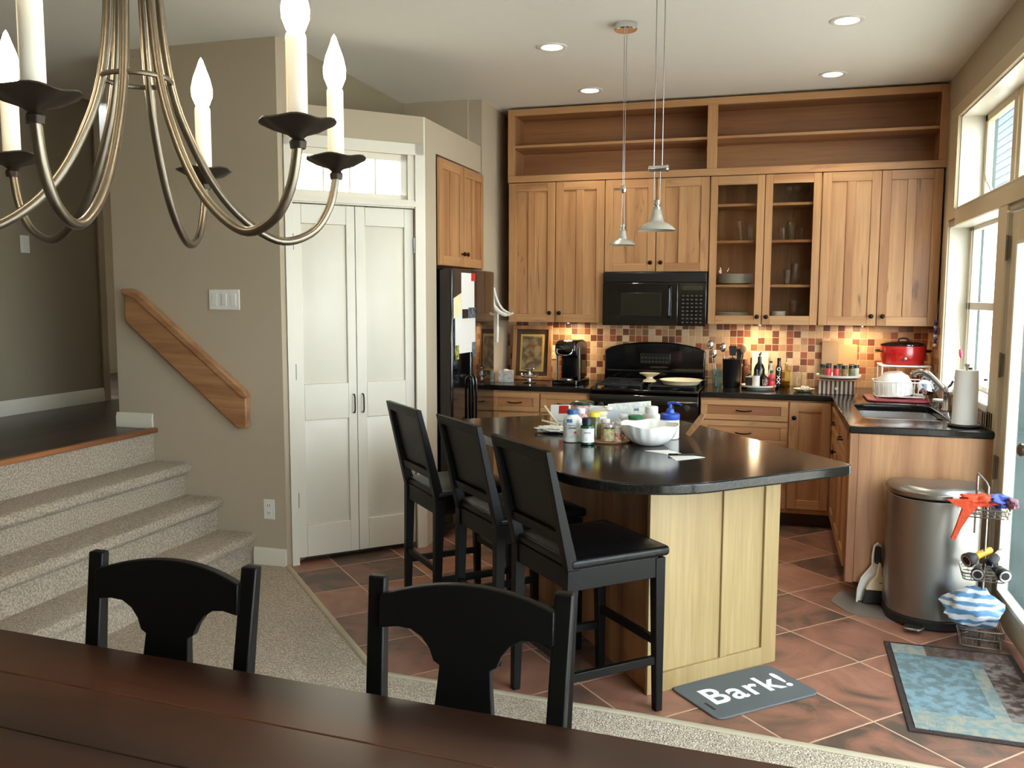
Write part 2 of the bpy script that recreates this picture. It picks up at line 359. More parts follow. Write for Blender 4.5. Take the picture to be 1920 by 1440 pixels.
mat('cladding', (58, 74, 74), .8, rgb2=(70, 88, 88), scale=3)
struct('wall_exterior', 'grey green outside cladding seen edge on through the glass door', 'wall', wall_x(MB(), RX+.06, RX+.2, (-2.6, BY), (0, CZ), HOLES), 'cladding', smooth=0)
mb = wall_x(MB(), RX, RX+.06, (-2.6, BY), (0, CZ), HOLES)
struct('wall_right', 'beige right wall holding the window, transom and glass door', 'wall', mb, 'wall', smooth=0)
struct('wall_left_header', 'pale wall above the refrigerator cabinet', 'wall', box(LX-.1, 4.985, 2.445, LX, 6.05, 2.60), 'wall', smooth=0)
struct('wall_left_jamb', 'pale strip of wall between the pantry corner and the refrigerator', 'wall', box(LX-.1, 4.985, 0, LX, 5.17, 2.445), 'wall', smooth=0)
mb = MB(); mb.box(LX-.1, 6.075, 0, LX, BY, CZ); mb.box(-2.63, 6.05, 2.63, LX-.1, 6.15, CZ)
struct('wall_left', 'pale wall past the refrigerator rising to the ceiling', 'wall', mb, 'wall', smooth=0)
struct('wall_niche_back', 'back of the refrigerator recess', 'wall', box(-2.85, 5.0, 0, -2.78, 6.1, 2.6), 'wall_shade', smooth=0)
struct('wall_niche', 'beige wall at the left of the opening above the pantry', 'wall', box(-2.73, 4.45, 2.63, -2.63, 6.15, CZ), 'wall_shade', smooth=0)
struct('wall_pantry_side', 'hidden side wall closing the pantry', 'wall', box(-2.73, 4.45, 0, -2.632, 5.12, 2.6), 'wall_shade', smooth=0)
# stair wall
struct('wall_stair', 'beige wall along the stairs with handrail and switches', 'wall', box(-3.75, 4.33, 0, -2.63, 4.45, CZ), 'wall', smooth=0)
struct('wall_hall', 'dim beige wall of the upper hallway', 'wall', box(-4.9, -2.6, .7, -4.78, 5.36, CZ), 'wall_shade', smooth=0)
struct('wall_hall_end', 'end wall deep in the upper hallway, shade put into its colour', 'wall', MB().box(-6.5, 7.4, .6, -3.6, 7.5, CZ).box(-6.5, 5.3, .6, -6.4, 7.5, CZ).box(-3.75, 4.45, .6, -3.65, 7.4, CZ), 'wall_shade', smooth=0)
mb = box(-4.9, -2.7, 0, 1.27, -2.58, CZ)
struct('wall_front', 'beige dining room wall behind the viewer', 'wall', mb, 'wall', smooth=0)
# pantry: diagonal wall with opening; local x runs along the wall
pd = Vector((-2.63, 4.385, 0)); PL = .85
PT = thing('wall_pantry', 'diagonal white trimmed wall around the pantry doors', 'wall', pd, PI/4, kind='structure')
mb = MB(); D = .05
mb.box(0, 0, 0, .04, .1, 2.63); mb.box(.785, 0, 0, PL, .1, 2.63); mb.box(.04, 0, 2.40, .785, .1, 2.63)
mb.build('wall_face', 'wall', PT, smooth=0)
cs = MB(); cs.box(.0, -.014, 0, .042, 0, 2.465); cs.box(.783, -.014, 0, .838, 0, 2.465); cs.box(0, -.014, 2.40, .838, 0, 2.465)
cs.box(.042, -.006, 2.087, .783, .06, 2.135); cs.box(.03, -.02, 2.095, .795, 0, 2.125); cs.box(.842, -.001, 0, .852, 0, 2.63)
cs.build('door_casing', 'white_trim', PT, .004)
struct('trim_2', 'flat white lid above the pantry and refrigerator recess', 'ledge', MB().prism([(-2.63, 4.39), (LX, 4.99), (LX, 6.05), (-2.63, 6.05)], 2.6, 2.63), 'wall', smooth=0)
# transom over the pantry doors, its panes made to glow
tw = thing('window_1', 'four pane transom over the pantry doors, glow put into its panes', 'window', pd, PI/4, kind='structure')
mb = MB(); z0, z1 = 2.135, 2.40
mb.box(.042, .012, z0, .075, .045, z1); mb.box(.70, .012, z0, .74, .045, z1); mb.box(.042, .012, z0, .74, .045, z0+.028); mb.box(.042, .012, z1-.04, .74, .045, z1)
for i in (1, 2, 3): mb.box(.075+.625*i/4-.005, .015, z0, .075+.625*i/4+.005, .04, z1)
mb.box(.74, .0, z0, .783, .06, z1)
mb.build('window_frame', 'white_trim', tw, .002)
m, N, L, B = nt('glowing_frosted_glass'); B.inputs['Base Color'].default_value = (.9, .88, .75, 1); B.inputs['Roughness'].default_value = .5
B.inputs['Emission Color'].default_value = (1, .93, .74, 1); B.inputs['Emission Strength'].default_value = 4; MC['glow_glass'] = m  # emission put into the glass in place of light from inside the pantry
box(.07, .028, z0+.02, .705, .034, z1-.03).build('window_pane', 'glow_glass', tw)
# pantry doors
dr = thing('door_1', 'pair of white two panel pantry doors under the transom', 'door', pd, PI/4, kind='structure')
def panel_door(w, h, panels, t=.035, st=.09):
    mb = MB(); y = .016
    xs = [0, st, w-st, w]
    mb.box(0, y, 0, st, y+t, h); mb.box(w-st, y, 0, w, y+t, h)
    zz = [0] + [q for p in panels for q in p] + [h]
    for i in range(0, len(zz), 2): mb.box(st, y, zz[i], w-st, y+t, zz[i+1])
    for a, b in panels:
        mb.box(st, y+.014, a, w-st, y+t-.01, b)
        g = .03
        mb.add([(st+.004, y+.014, a+.004), (w-st-.004, y+.014, a+.004), (w-st-.004, y+.014, b-.004), (st+.004, y+.014, b-.004),
                (st+g, y+.005, a+g), (w-st-g, y+.005, a+g), (w-st-g, y+.005, b-g), (st+g, y+.005, b-g)],
               [(4,5,6,7), (0,1,5,4), (1,2,6,5), (2,3,7,6), (3,0,4,7)])
    return mb
for i, (x, w) in enumerate(((.045, .367), (.415, .366))):
    e = bpy.data.objects.new('door_leaf', None)
    lf = panel_door(w, 2.05, [(.19, .81), (1.02, 1.94)], st=.052 if i == 0 else .06)
    q = lf.build('door_leaf', 'white_trim', dr, .003); q.location = (x, 0, .033)
    hx = w-.022 if i == 0 else .03
    MB().tube([(hx, .016, .84), (hx, -.004, .842), (hx, -.012, .86), (hx, -.012, .93), (hx, -.004, .948), (hx, .016, .95)], .0045, 8).build('door_handle', 'bronze', q)
    hxx = 0 if i == 0 else w
    for z in ((.30, 1.05, 1.79) if i == 0 else (1.79, .30)):
        MB().cyl((hxx, .008, z), .006, .09, 10).box(hxx-.004, .012, z, hxx+.004, .018, z+.09).build('hinge', 'bronze' if i == 0 else 'chrome', q)
    MB().cyl((w*.5 + (.11 if i == 0 else -.11), .03, 2.048), .012, .006, 10).build('roller_catch', 'bronze', q)
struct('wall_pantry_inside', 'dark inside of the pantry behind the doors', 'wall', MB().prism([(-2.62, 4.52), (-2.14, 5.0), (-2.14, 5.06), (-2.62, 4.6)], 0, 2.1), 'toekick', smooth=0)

# staircase, landing, baseboards
def stair():
    R = .1935; xs = [-2.87, -3.085, -3.30, -3.51]
    prof = [(-2.87, 0)]; y0 = -2.6
    mb = MB(); out = [(xs[0], 0)]
    for i in range(4):
        z = R*(i+1)
        if i < 3:
            x = xs[i]; c = .026
            out += [(x, z-.075), (x+.012, z-.066)]
            for k in range(7):
                a = -PI/2 + PI*k/6; out.append((x+.022+c*math.cos(a)*.8, z-.03+.03*math.sin(a)))
            out.append((xs[i+1], z))
        else: out += [(xs[3], z)]
    out += [(-3.6, R*4), (-3.6, 0)]
    return MB().prism(out, -2.6, 4.329, 'y')
struct('stairs', 'four steps covered in beige carpet rising to the hallway', 'stairs', stair(), 'carpet', smooth=50)
struct('floor_hall', 'dark brown plank floor of the raised hallway', 'floor', MB().box(-6.5, -2.6, .66, -3.513, 4.33, .776).box(-6.5, 4.33, .66, -3.65, 7.4, .776), 'landing_wood', smooth=0)
struct('trim_3', 'narrow oak nosing along the top of the stairs', 'trim', box(-3.515, -2.6, .752, -3.475, 4.33, .782), 'nosing', bevel=.008, seg=3)
def baseboard(name, label, x0, y0, x1, y1, z, h=.09, t=.014, side=1):
    a, b = Vector((x0, y0)), Vector((x1, y1)); u = (b-a).normalized(); n = Vector((u.y, -u.x))*side
    L_ = (b-a).length; mb = MB(); mb.M = Matrix(((u.x, n.x, 0, x0), (u.y, n.y, 0, y0), (0, 0, 1, z), (0, 0, 0, 1)))
    mb.prism([(0, 0), (t, 0), (t, h*.72), (t*.7, h*.8), (t*.6, h*.95), (t*.3, h), (0, h)], 0, L_, 'x')
    struct(name, label, 'baseboard', mb, 'white_trim')
baseboard('baseboard_1', 'white baseboard at the foot of the stair wall', -2.84, 4.33, -2.63, 4.33, .012, .1, .016)
baseboard('baseboard_2', 'white baseboard on the raised hallway end of the stair wall', -3.765, 4.33, -3.51, 4.33, .776, .088)
baseboard('baseboard_3', 'white baseboard along the dim hallway wall', -4.78, -2.6, -4.78, 5.36, .776, .1)
baseboard('baseboard_4', 'dark base strip under the glass door wall', 1.07, 2.98, 1.07, 3.86, 0, .09, side=-1)
struct('trim_4', 'pale corner trim at the end of the hallway wall', 'trim', box(-4.9, 5.36, .776, -4.765, 5.42, CZ), 'wall', smooth=0)
struct('wall_back_low', 'rear structure closing the space behind the kitchen wall', 'wall', box(-3.65, 6.74, 0, -2.1, 6.86, CZ), 'wall_shade', smooth=0)
# ------------------------------------------------------------------ right wall: windows, glass door, outside
w3 = thing('window_2', 'bright double hung side window over the sink counter', 'window', (RX, 0, 0), kind='structure')
mb = MB(); Y0, Y1, Z0, Z1 = WY0, WY1, WZ0, WZ1
for a, b, c, d in ((Y0, Y1, Z0, Z0+.03), (Y0, Y1, Z1-.03, Z1), (Y0, Y0+.03, Z0, Z1), (Y1-.03, Y1, Z0, Z1), (Y0, Y1, 1.49, 1.535), (Y0+.06, Y0+.10, Z0, Z1), (Y1-.10, Y1-.06, Z0, Z1)):
    mb.box(.12, a, c, .165, b, d)
mb.build('window_frame', 'white_trim', w3, .003)
mb = MB(); mb.box(.001, Y0-.001, Z0, .12, Y0+.006, Z1).box(.001, Y1-.006, Z0, .12, Y1, Z1).box(.001, Y0, Z1-.006, .12, Y1, Z1); mb.build('window_reveal', 'white_trim', w3)
box(-.02, Y0-.02, Z0-.035, .12, Y1+.02, Z0+.002).build('window_sill', 'white_trim', w3, .006)
box(.14, Y0+.03, Z0+.03, .144, Y1-.03, Z1-.03).build('window_pane', 'glass', w3)
w4 = thing('window_3', 'high blue grey transom window along the right wall', 'window', (RX, 0, 0), kind='structure')
mb = MB(); mb.box(.001, TY1-.008, TZ0, .13, TY1, TZ1).box(.001, TY0, TZ1-.008, .13, TY1, TZ1).box(.001, TY0, TZ0, .13, TY1, TZ0+.006)
mb.build('window_reveal', 'white_trim', w4)
mb = MB(); ys = [TY0, 3.9, 5.20, TY1]
mb.box(.13, TY0, TZ0, .17, TY1, TZ0+.045).box(.13, TY0, TZ1-.05, .17, TY1, TZ1).box(.13, TY1-.06, TZ0, .17, TY1, TZ1)
for y in (5.22, 5.12, 3.95, 3.85, 2.7): mb.box(.125, y, TZ0, .175, y+.07, TZ1)
mb.build('window_frame', 'cream_trim', w4, .004)
box(.148, TY0, TZ0+.04, .152, TY1-.06, TZ1-.04).build('window_pane', 'glass', w4)
MB().tube([(.11, 5.55, TZ0+.01), (.10, 5.56, TZ0+.05), (.09, 5.575, TZ0+.085), (.085, 5.62, TZ0+.115)], .008, 8).tube([(.085, 5.61, TZ0+.11), (.09, 5.66, TZ0+.15)], .012, 8).build('sash_hook', 'white_trim', w4)
# glass door
gd = thing('door_2', 'tall glass patio door with cream frame and brass hinges', 'door', (RX, 0, 0), kind='structure')
mb = MB(); mb.box(.012, DY1-.13, .02, .055, DY1-.012, DZ1-.012).box(.012, DY0+.012, .02, .055, DY0+.13, DZ1-.012).box(.012, DY0+.13, .02, .055, DY1-.13, .17).box(.012, DY0+.13, DZ1-.15, .055, DY1-.13, DZ1-.012)
mb.build('door_leaf', 'cream_trim', gd, .004)
mb = MB()
for a, b, c, d in ((DY0+.13, DY1-.13, .15, .175), (DY0+.13, DY1-.13, DZ1-.165, DZ1-.15), (DY1-.145, DY1-.125, .15, DZ1-.15), (DY0+.13, DY0+.145, .15, DZ1-.15)): mb.box(.004, a, c, .02, b, d)
mb.build('glazing_bead', 'white_trim', gd, .004)
box(.03, DY0+.12, .16, .034, DY1-.12, DZ1-.14).build('window_pane', 'glass', gd)
for z in (.74, 1.24, 1.80): MB().box(-.003, DY1-.022, z-.055, .008, DY1+.022, z+.055).cyl((-.004, DY1-.005, z-.06), .006, .12, 10).build('hinge', 'nickel', gd)
MB().lathe([(.03, 0), (.03, .008), (.012, .012), (.012, .05), (.026, .055), (.028, .075), (.018, .085), (0, .087)], (.012, DY0+.07, .95), 16, 'x').build('door_handle', 'nickel', gd).scale = (-1, 1, 1)
mb = MB()
for a, b, c, d in ((DY1, WY0-.02, 0, 2.003), (DY0-.16, DY0, 0, 2.003), (1.3, TY1, 2.005, 2.095)): mb.box(-.012, a, c, 0, b, d)
mb.box(-.012, WY1, .985, 0, WY1+.07, TZ1).box(-.012, 1.6, TZ1, 0, WY1+.07, TZ1+.085).box(-.012, TY1, 2.05, 0, WY1, TZ1)
mb.box(-.02, 3.5, TZ1, -.012, TY1+.0, TZ1+.012).box(-.02, TY1, TZ0, -.012, TY1+.012, TZ1+.012)
o = mb.build('trim_5', 'cream_trim', None, .002, loc=(RX, 0, 0)); tag(o, 'cream casing around the windows and the glass door', 'casing', kind='structure')
gd2 = thing('window_4', 'sliding glass panel of the patio wall nearer the dining table', 'window', (RX, 0, 0), kind='structure')
mb = MB()
for a, b, c, d in ((-.6, 3.6, 0, .12), (-.6, 3.6, 1.87, 1.975), (-.6, -.5, .1, 1.9), (.75, .85, .1, 1.9), (2.15, 2.25, .1, 1.9), (3.5, 3.6, .1, 1.9)): mb.box(.05, a, c, .1, b, d)
mb.build('window_frame', 'cream_trim', gd2, .003); box(.07, -.5, .1, .074, 3.5, 1.9).build('window_pane', 'glass', gd2)
# outside
mat('deck', (196, 190, 180), .8, rgb2=(176, 170, 160), scale=2); mat('siding', (34, 48, 60), .8, rgb2=(28, 40, 52), scale=1.2); mat('fence', (42, 54, 54), .8, rgb2=(52, 66, 66), scale=1.5); mat('stucco', (236, 234, 228), .8)
struct('ground', 'pale patio outside the glass door', 'ground', box(1.3, -20, -.25, 30, 60, -.12), 'deck', smooth=0)
struct('patio_fence', 'grey green fence panel seen through the glass door', 'fence', box(2.3, 9.0, -.12, 4.2, 9.08, 2.7), 'fence', smooth=0)
struct('neighbor_house', 'white lower wall and blue grey upper storey outside', 'house', MB().box(6.0, 2, -.2, 12, 50, 3.6), 'stucco', smooth=0)
mb = MB()
for i in range(24): mb.prism([(5.75, 3.6+i*.2), (5.8, 3.6+i*.2), (5.8, 3.8+i*.2), (5.77, 3.8+i*.2)], 2, 50, 'y')
mb.box(5.8, 2, 3.6, 12, 50, 8.4); struct('neighbor_upper_storey', 'blue grey sided upper storey seen through the transom', 'house', mb, 'siding', smooth=0)

# ------------------------------------------------------------------ kitchen cabinets
def knob(parent, x, z, y=0, m='bronze'):
    return MB().lathe([(.006, 0), (.005, .012), (.010, .016), (.0155, .022), (.0155, .027), (.010, .032), (0, .033)], (0, 0, 0), 16, 'y').build('knob', m, parent, loc=(x, y, z), smooth=50)
def flip(o): o.rotation_euler = (0, 0, PI); return o
def pull(parent, x, z, w=.10):
    pts = spline([(-w/2, 0, 0), (-w/2+.004, -.016, 0), (-w/4, -.024, -.003), (0, -.026, -.004), (w/4, -.024, -.003), (w/2-.004, -.016, 0), (w/2, 0, 0)], 4)
    return MB().tube(pts, .0048, 8).build('handle', 'bronze', parent, loc=(x, -.019, z))
def cab_door(parent, x, z, w, h, kn=None, glass_=False, split=True, name='cabinet_door', t=.02):
    mb = MB(); s = .058 if not glass_ else .05; r = .062
    mb.mi = 0; mb.box(0, -t, 0, s, 0, h).box(w-s, -t, 0, w, 0, h)
    if split and not glass_: mb.box(w/2-.028, -t+.0005, r, w/2+.028, 0, h-r)
    mb.mi = 1; mb.box(s, -t, 0, w-s, 0, r).box(s, -t, h-r, w-s, 0, h)
    if not glass_:
        mb.mi = 2; mb.box(s, -t+.009, r, w-s, -.002, h-r)
    o = mb.build(name, ['hick_v', 'hick_h', 'hick_p'], parent, .0018, 1, loc=(x, 0, z))
    if glass_: box(s-.004, -.012, r-.004, w-s+.004, -.008, h-r+.004).build('glass_pane', 'cab_glass', o)
    if kn: flip(knob(o, kn[0], kn[1], -t))
    return o
def drawer(parent, x, z, w, h, name='drawer'):
    mb = MB(); t = .02; s = .045
    mb.mi = 0; mb.box(0, -t, 0, w, 0, s*.8).box(0, -t, h-s*.8, w, 0, h).box(0, -t, s*.8, s, 0, h-s*.8).box(w-s, -t, s*.8, w, 0, h-s*.8)
    mb.mi = 1; mb.box(s, -t+.008, s*.8, w-s, -.002, h-s*.8)
    o = mb.build(name, ['hick_h', 'hick_b'], parent, .0018, 1, loc=(x, 0, z)); pull(o, w/2, h/2); return o
UF = 6.41; UD = BY-UF-.002
def upper(label, x0, z0, w, h, doors, group=None):
    t = thing('wall_cabinet', label, 'cabinet', (x0, UF, z0), group=group)
    mb = MB(); mb.box(0, 0, 0, w, UD, .02).box(0, 0, h-.02, w, UD, h).box(0, 0, 0, .02, UD, h).box(w-.02, 0, 0, w, UD, h).box(0, UD-.012, 0, w, UD, h)
    if not doors[0].get('glass_'): mb.box(.02, .002, .02, w-.02, .02, h-.02)
    mb.build('cabinet_body', 'hick_v', t, smooth=0)
    for d in doors: cab_door(t, **d)
    return t
H = 1.035
c1 = upper('tall pair of hickory wall cabinet doors left of the microwave', -1.925, 1.372, .735, H, [dict(x=.004, z=0, w=.358, h=H, kn=(.325, .07)), dict(x=.368, z=0, w=.364, h=H, kn=(.035, .07))])
c2 = upper('short hickory wall cabinet directly over the microwave', -1.19, 1.745, .75, .662, [dict(x=.004, z=0, w=.368, h=.662, kn=(.335, .065)), dict(x=.378, z=0, w=.368, h=.662, kn=(.035, .065))])
c3 = upper('glass fronted hickory wall cabinet holding plates and glasses', -.44, 1.372, .745, H, [dict(x=.004, z=0, w=.366, h=H, kn=(.338, .055), glass_=True), dict(x=.375, z=0, w=.366, h=H, kn=(.028, .055), glass_=True)])
c4 = upper('tall hickory wall cabinet pair nearest the side window', .305, 1.372, .755, H, [dict(x=.004, z=0, w=.370, h=H, kn=(.337, .065)), dict(x=.378, z=0, w=.373, h=H, kn=(.035, .065))])
for z in (.262, .572, .828): box(.02, .02, z, .725, UD-.015, z+.018).build('shelf', 'hick_h', c3, smooth=0)
box(.362, 0, .02, .383, .02, H-.02).build('center_stile', 'hick_v', c3, smooth=0)
# open two bay shelf above
sh = thing('open_shelf_unit', 'open two bay hickory shelf running above the wall cabinets', 'shelf', (-1.93, UF, 2.412))
w, h = 3.0, .535
mb = MB(); mb.mi = 0; mb.box(0, -.022, 0, w, -.001, .05).box(.05, -.022, h-.05, w-.05, -.001, h)
mb.mi = 1; mb.box(0, -.022, .05, .05, -.001, h).box(w-.05, -.022, .05, w, -.001, h).box(1.46, -.022, .05, 1.53, -.001, h-.05); mb.build('face_frame', ['hick_h', 'hick_v'], sh, .002, 1)
mb = MB(); mb.box(0, 0, .0, w, UD, .045).box(0, 0, h-.03, w, UD, h).box(0, UD-.015, .045, w, UD, h-.03); mb.mi = 1; mb.box(0, 0, .045, .03, UD, h-.03).box(w-.03, 0, .045, w, UD, h-.03).box(1.48, 0, .045, 1.51, UD, h-.03)
mb.build('shelf_box', ['hick_b', 'hick_v'], sh, smooth=0)
for a, b in ((.03, 1.48), (1.51, w-.03)): box(a, .0, .255, b, UD-.016, .275).build('shelf', 'hick_h', sh, .002, 1)
# cabinet over the refrigerator, on the left wall (faces +X)
t = thing('refrigerator_cabinet', 'hickory two door cabinet set in the wall over the refrigerator', 'cabinet', (LX+.004, 5.172, 1.76), PI/2)
box(0, 0.02, 0, .875, .55, .665).build('cabinet_body', 'hick_v', t, smooth=0)
cab_door(t, .004, .0, .432, .665, (.40, .085)); cab_door(t, .44, .0, .432, .665, (.03, .085))

BF = 6.13
def base(name, label, x0, w, parts, h=.775, origin=None, rz=0, depth=.6, kick=True):
    t = thing(name, label, 'cabinet', origin or (x0, BF, 0), rz)
    if name == 'sink_cabinet': MB().box(0, .001, .10, w, .02, .875).box(0, .02, .10, .02, depth, .875).box(w-.02, .02, .10, w, depth, .875).box(.02, depth-.02, .10, w-.02, depth, .875).box(.02, .02, .10, w-.02, depth-.02, .12).build('cabinet_body', 'hick_v', t, smooth=0)
    else: box(0, 0.001, .10, w, depth, .873).build('cabinet_body', 'hick_v', t, smooth=0)
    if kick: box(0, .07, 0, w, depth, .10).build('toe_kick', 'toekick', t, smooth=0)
    for p in parts:
        if p[0] == 'dr': drawer(t, *p[1:])
        else: cab_door(t, p[1], p[2], p[3], p[4], p[5] if len(p) > 5 else None, split=False)
    return t
base('drawer_cabinet', 'hickory base cabinet with drawer beside the refrigerator', -2.02, .42, [('dr', .05, .725, .365, .135), ('do', .05, .12, .365, .595, (.33, .53))])
base('drawer_cabinet', 'narrow hickory base cabinet with drawer left of the range', -1.60, .375, [('dr', .005, .725, .365, .135), ('do', .005, .12, .365, .595, (.035, .53))])
base('drawer_cabinet', 'wide hickory drawer base right of the range', -.453, .585, [('dr', .005, .727, .575, .135), ('dr', .005, .56, .575, .16), ('dr', .005, .39, .575, .165), ('dr', .005, .13, .575, .255)])
base('base_cabinet', 'hickory base cabinet with one tall door in the corner', .132, .30, [('do', .005, .135, .265, .725, (.03, .625))])
SX = .425
t = base('sink_cabinet', 'hickory sink cabinet ending in a plain plank side panel', 0, 1.40, [('dr', .05, .69, .55, .16), ('dr', .62, .69, .60, .16), ('do', .05, .12, .40, .56), ('do', .46, .12, .40, .56, (.04, .5)), ('do', .87, .12, .35, .56, (.31, .5))], origin=(SX, 6.13, 0), rz=-PI/2, depth=.64)
mb = MB(); mb.box(1.40, 0.02, .10, 1.42, .645, .875); mb.box(1.36, -.02, .095, 1.42, .02, .875); mb.build('end_panel', 'end_panel', t, .002, 1)
# countertops
def slab(name, label, poly, z0, z1, hole=None):
    o = MB().prism(poly, z0, z1).build(name, 'quartz', None, .006, 3, smooth=30)
    if hole:
        hb = MB().prism(hole, z0-.1, z1+.1).build('cutter', 'quartz'); md = o.modifiers.new('cut', 'BOOLEAN'); md.object = hb; md.operation = 'DIFFERENCE'; md.solver = 'EXACT'
        o.modifiers.move(1, 0)
        dg = bpy.context.evaluated_depsgraph_get(); me = bpy.data.meshes.new_from_object(o.evaluated_get(dg)); o.modifiers.clear(); o.data = me; bpy.data.objects.remove(hb)
    return tag(o, label, 'countertop')
slab('countertop', 'black speckled countertop left of the range', [(-2.028, 6.105), (-1.225, 6.105), (-1.225, 6.738), (-2.028, 6.738)], .876, .914)
SH = round_poly([(.50, 5.02), (.93, 5.02), (.93, 5.72), (.50, 5.72)], .06)
slab('countertop', 'black speckled corner countertop holding the sink', [(-.452, 6.105), (.398, 6.105), (.398, 4.70), (1.068, 4.70), (1.068, 6.738), (-.452, 6.738)], .876, .914, SH)
sk = thing('sink', 'double bowl stainless undermount sink in the right counter', 'sink', (0, 0, 0))
def basin(y0, y1, zb=.74):
    mb = MB(); o_ = round_poly([(.49, y0), (.94, y0), (.94, y1), (.49, y1)], .05); i_ = round_poly([(.51, y0+.02), (.92, y0+.02), (.92, y1-.02), (.51, y1-.02)], .05)
    n = len(o_); vs = [(p[0], p[1], .8755) for p in o_] + [(p[0], p[1], .872) for p in i_] + [(p[0]*.96+.715*.04, p[1]*.96+(y0+y1)/2*.04, zb) for p in i_]
    fs = [[i, (i+1) % n, n+(i+1) % n, n+i] for i in range(n)] + [[n+i, n+(i+1) % n, 2*n+(i+1) % n, 2*n+i] for i in range(n)] + [list(range(2*n, 3*n))]
    return mb.add(vs, fs)
for y0, y1 in ((5.01, 5.36), (5.38, 5.73)):
    q = basin(y0, y1).build('sink_bowl', 'satin_steel', sk, smooth=60); q.modifiers.new('thick', 'SOLIDIFY').thickness = .0015
    MB().lathe([(.03, 0), (.035, .003), (.02, .004), (0, .002)], (.715, (y0+y1)/2, .742), 16).build('drain', 'steel', q)
# faucet: thick single lever, bright
fc = thing('faucet', 'chrome pull out kitchen faucet behind the sink', 'faucet', (.985, 5.50, .915))
MB().lathe([(.028, 0), (.028, .01), (.021, .02), (.02, .09), (.023, .10), (.023, .13), (.015, .14), (0, .142)], (0, 0, 0), 20).build('faucet_body', 'chrome', fc)
MB().tube(spline([(0, .0, .10), (-.04, .03, .15), (-.09, .07, .20), (-.13, .10, .215), (-.155, .12, .205), (-.165, .13, .19)], 5), [.016]*10+[.018]*10+[.02]*6, 12).build('spout', 'chrome', fc)
MB().tube([(0, 0, .13), (.01, -.04, .155), (.015, -.085, .185)], .007, 8).build('lever', 'chrome', fc)
sp = thing('filtered_water_tap', 'slender bent grey tap beside the paper towels', 'faucet', (.99, 5.06, .915))
MB().lathe([(.016, 0), (.016, .006), (.008, .012), (0, .013)], (0, 0, 0), 14).build('base', 'steel', sp)
MB().tube(spline([(0, 0, 0), (-.002, 0, .1), (0, .01, .2), (.01, .03, .25), (.03, .05, .27)], 5), .006, 10).build('spout', 'steel', sp)
MB().cyl((.03, .05, .26), .011, .02, 12).build('nozzle', 'iron', sp)
# backsplash
struct('backsplash', 'small square mosaic tile backsplash in tan and rust on the back wall', 'backsplash', box(LX+.001, BY-.008, .914, RX-.001, BY-.0005, 1.40), 'mosaic_x', smooth=0)
struct('backsplash', 'strip of mosaic tile backsplash on the window wall', 'backsplash', MB().box(RX-.008, WY1+.071, .914, RX-.0005, BY-.008, 1.40).box(RX-.008, 4.72, .914, RX-.0005, WY1+.07, .983), 'mosaic_y', smooth=0)
for i, x in enumerate((-1.50, -.09, .60)):
    t = thing('under_cabinet_light', ('round puck light under the left wall cabinet', 'round puck light under the glass fronted cabinet', 'round puck light under the cabinet nearest the window')[i], 'light', (x, 6.55, 1.3725))
    MB().cyl((0, 0, -.014), .034, .014, 20).build('housing', 'steel', t)
    l = bpy.data.lights.new('puck_lamp', 'AREA'); l.shape = 'DISK'; l.size = .06; l.energy = 2.5; l.color = (1, .72, .42); lo = bpy.data.objects.new('puck_lamp', l); COL.objects.link(lo); lo.parent = t; lo.location = (0, 0, -.018)
# ------------------------------------------------------------------ island
isl = [(-.42, 3.34), (.035, 3.80), (-.76, 4.895), (-1.235, 4.46)]
ib = thing('island_cabinet', 'pale maple island base under the black countertop', 'kitchen island', (0, 0, 0))
MB().prism(isl, 0.0, .873).build('cabinet_body', 'maple_side', ib, smooth=0)
def face_parts(a, b, specs, m, nm):
    a, b = Vector(a), Vector(b); u = (b-a).normalized(); n = Vector((u.y, -u.x)); L_ = (b-a).length
    for k, (x0, x1, z0, z1, th) in enumerate(specs):
        mb = MB(); mb.M = Matrix(((u.x, -n.x, 0, a.x), (u.y, -n.y, 0, a.y), (0, 0, 1, 0), (0, 0, 0, 1)))
        mb.box(x0*L_, -th, z0, x1*L_, -.0003, z1).build(nm[k], m, ib, .0015, 1)
face_parts(isl[0], isl[1], [(-.0, 1.0, 0, .872, .006), (.0, .90, 0, .078, .020), (.545, .60, .078, .872, .016), (.90, 1.03, 0, .872, .018), (-.035, .0, 0, .872, .018)], 'maple', ['front_panel', 'base_rail', 'center_batten', 'corner_post', 'corner_post'])
face_parts(isl[3], isl[0], [(0, 1.0, 0, .872, .006)], 'maple_side', ['side_panel'])
cpoly = [(-.505, 2.79), (.335, 3.588), (-.68, 4.98), (-1.615, 4.31)]
o = MB().prism(round_poly(cpoly, [.40, .055, .05, .10], 12), .874, .914).build('island_countertop', 'quartz', None, .007, 3, smooth=30)
tag(o, 'large black speckled island countertop with rounded corners', 'countertop')
# ------------------------------------------------------------------ appliances
rg = thing('gas_range', 'black gas range with arched back panel between the base cabinets', 'stove', (-1.218, 6.10, 0))
w = .756
MB().box(0, .0, .05, w, .60, .90).build('range_body', 'black_plastic', rg, .004)
MB().box(0.02, -.035, .17, w-.02, .0, .70).build('oven_door', 'black_gloss', rg, .008)
MB().tube([(.06, -.035, .655), (.06, -.075, .66), (w-.06, -.075, .66), (w-.06, -.035, .655)], .011, 10).build('oven_handle', 'black_plastic', rg)
MB().prism([(-.035, .72), (-.05, .80), (-.03, .875), (0, .895), (.05, .895), (.05, .72)], .0, w, 'x').build('control_panel', 'black_gloss', rg, .004)
for x in (.08, .19, .38, .57, .68): MB().lathe([(.024, 0), (.024, -.006), (.017, -.012), (.015, -.032), (0, -.034)], (0, 0, 0), 16, 'y').build('burner_knob', 'iron', rg, loc=(x, -.046, .80))
MB().box(0, -.02, .895, w, .60, .916).build('cooktop', 'black_gloss', rg, .006)
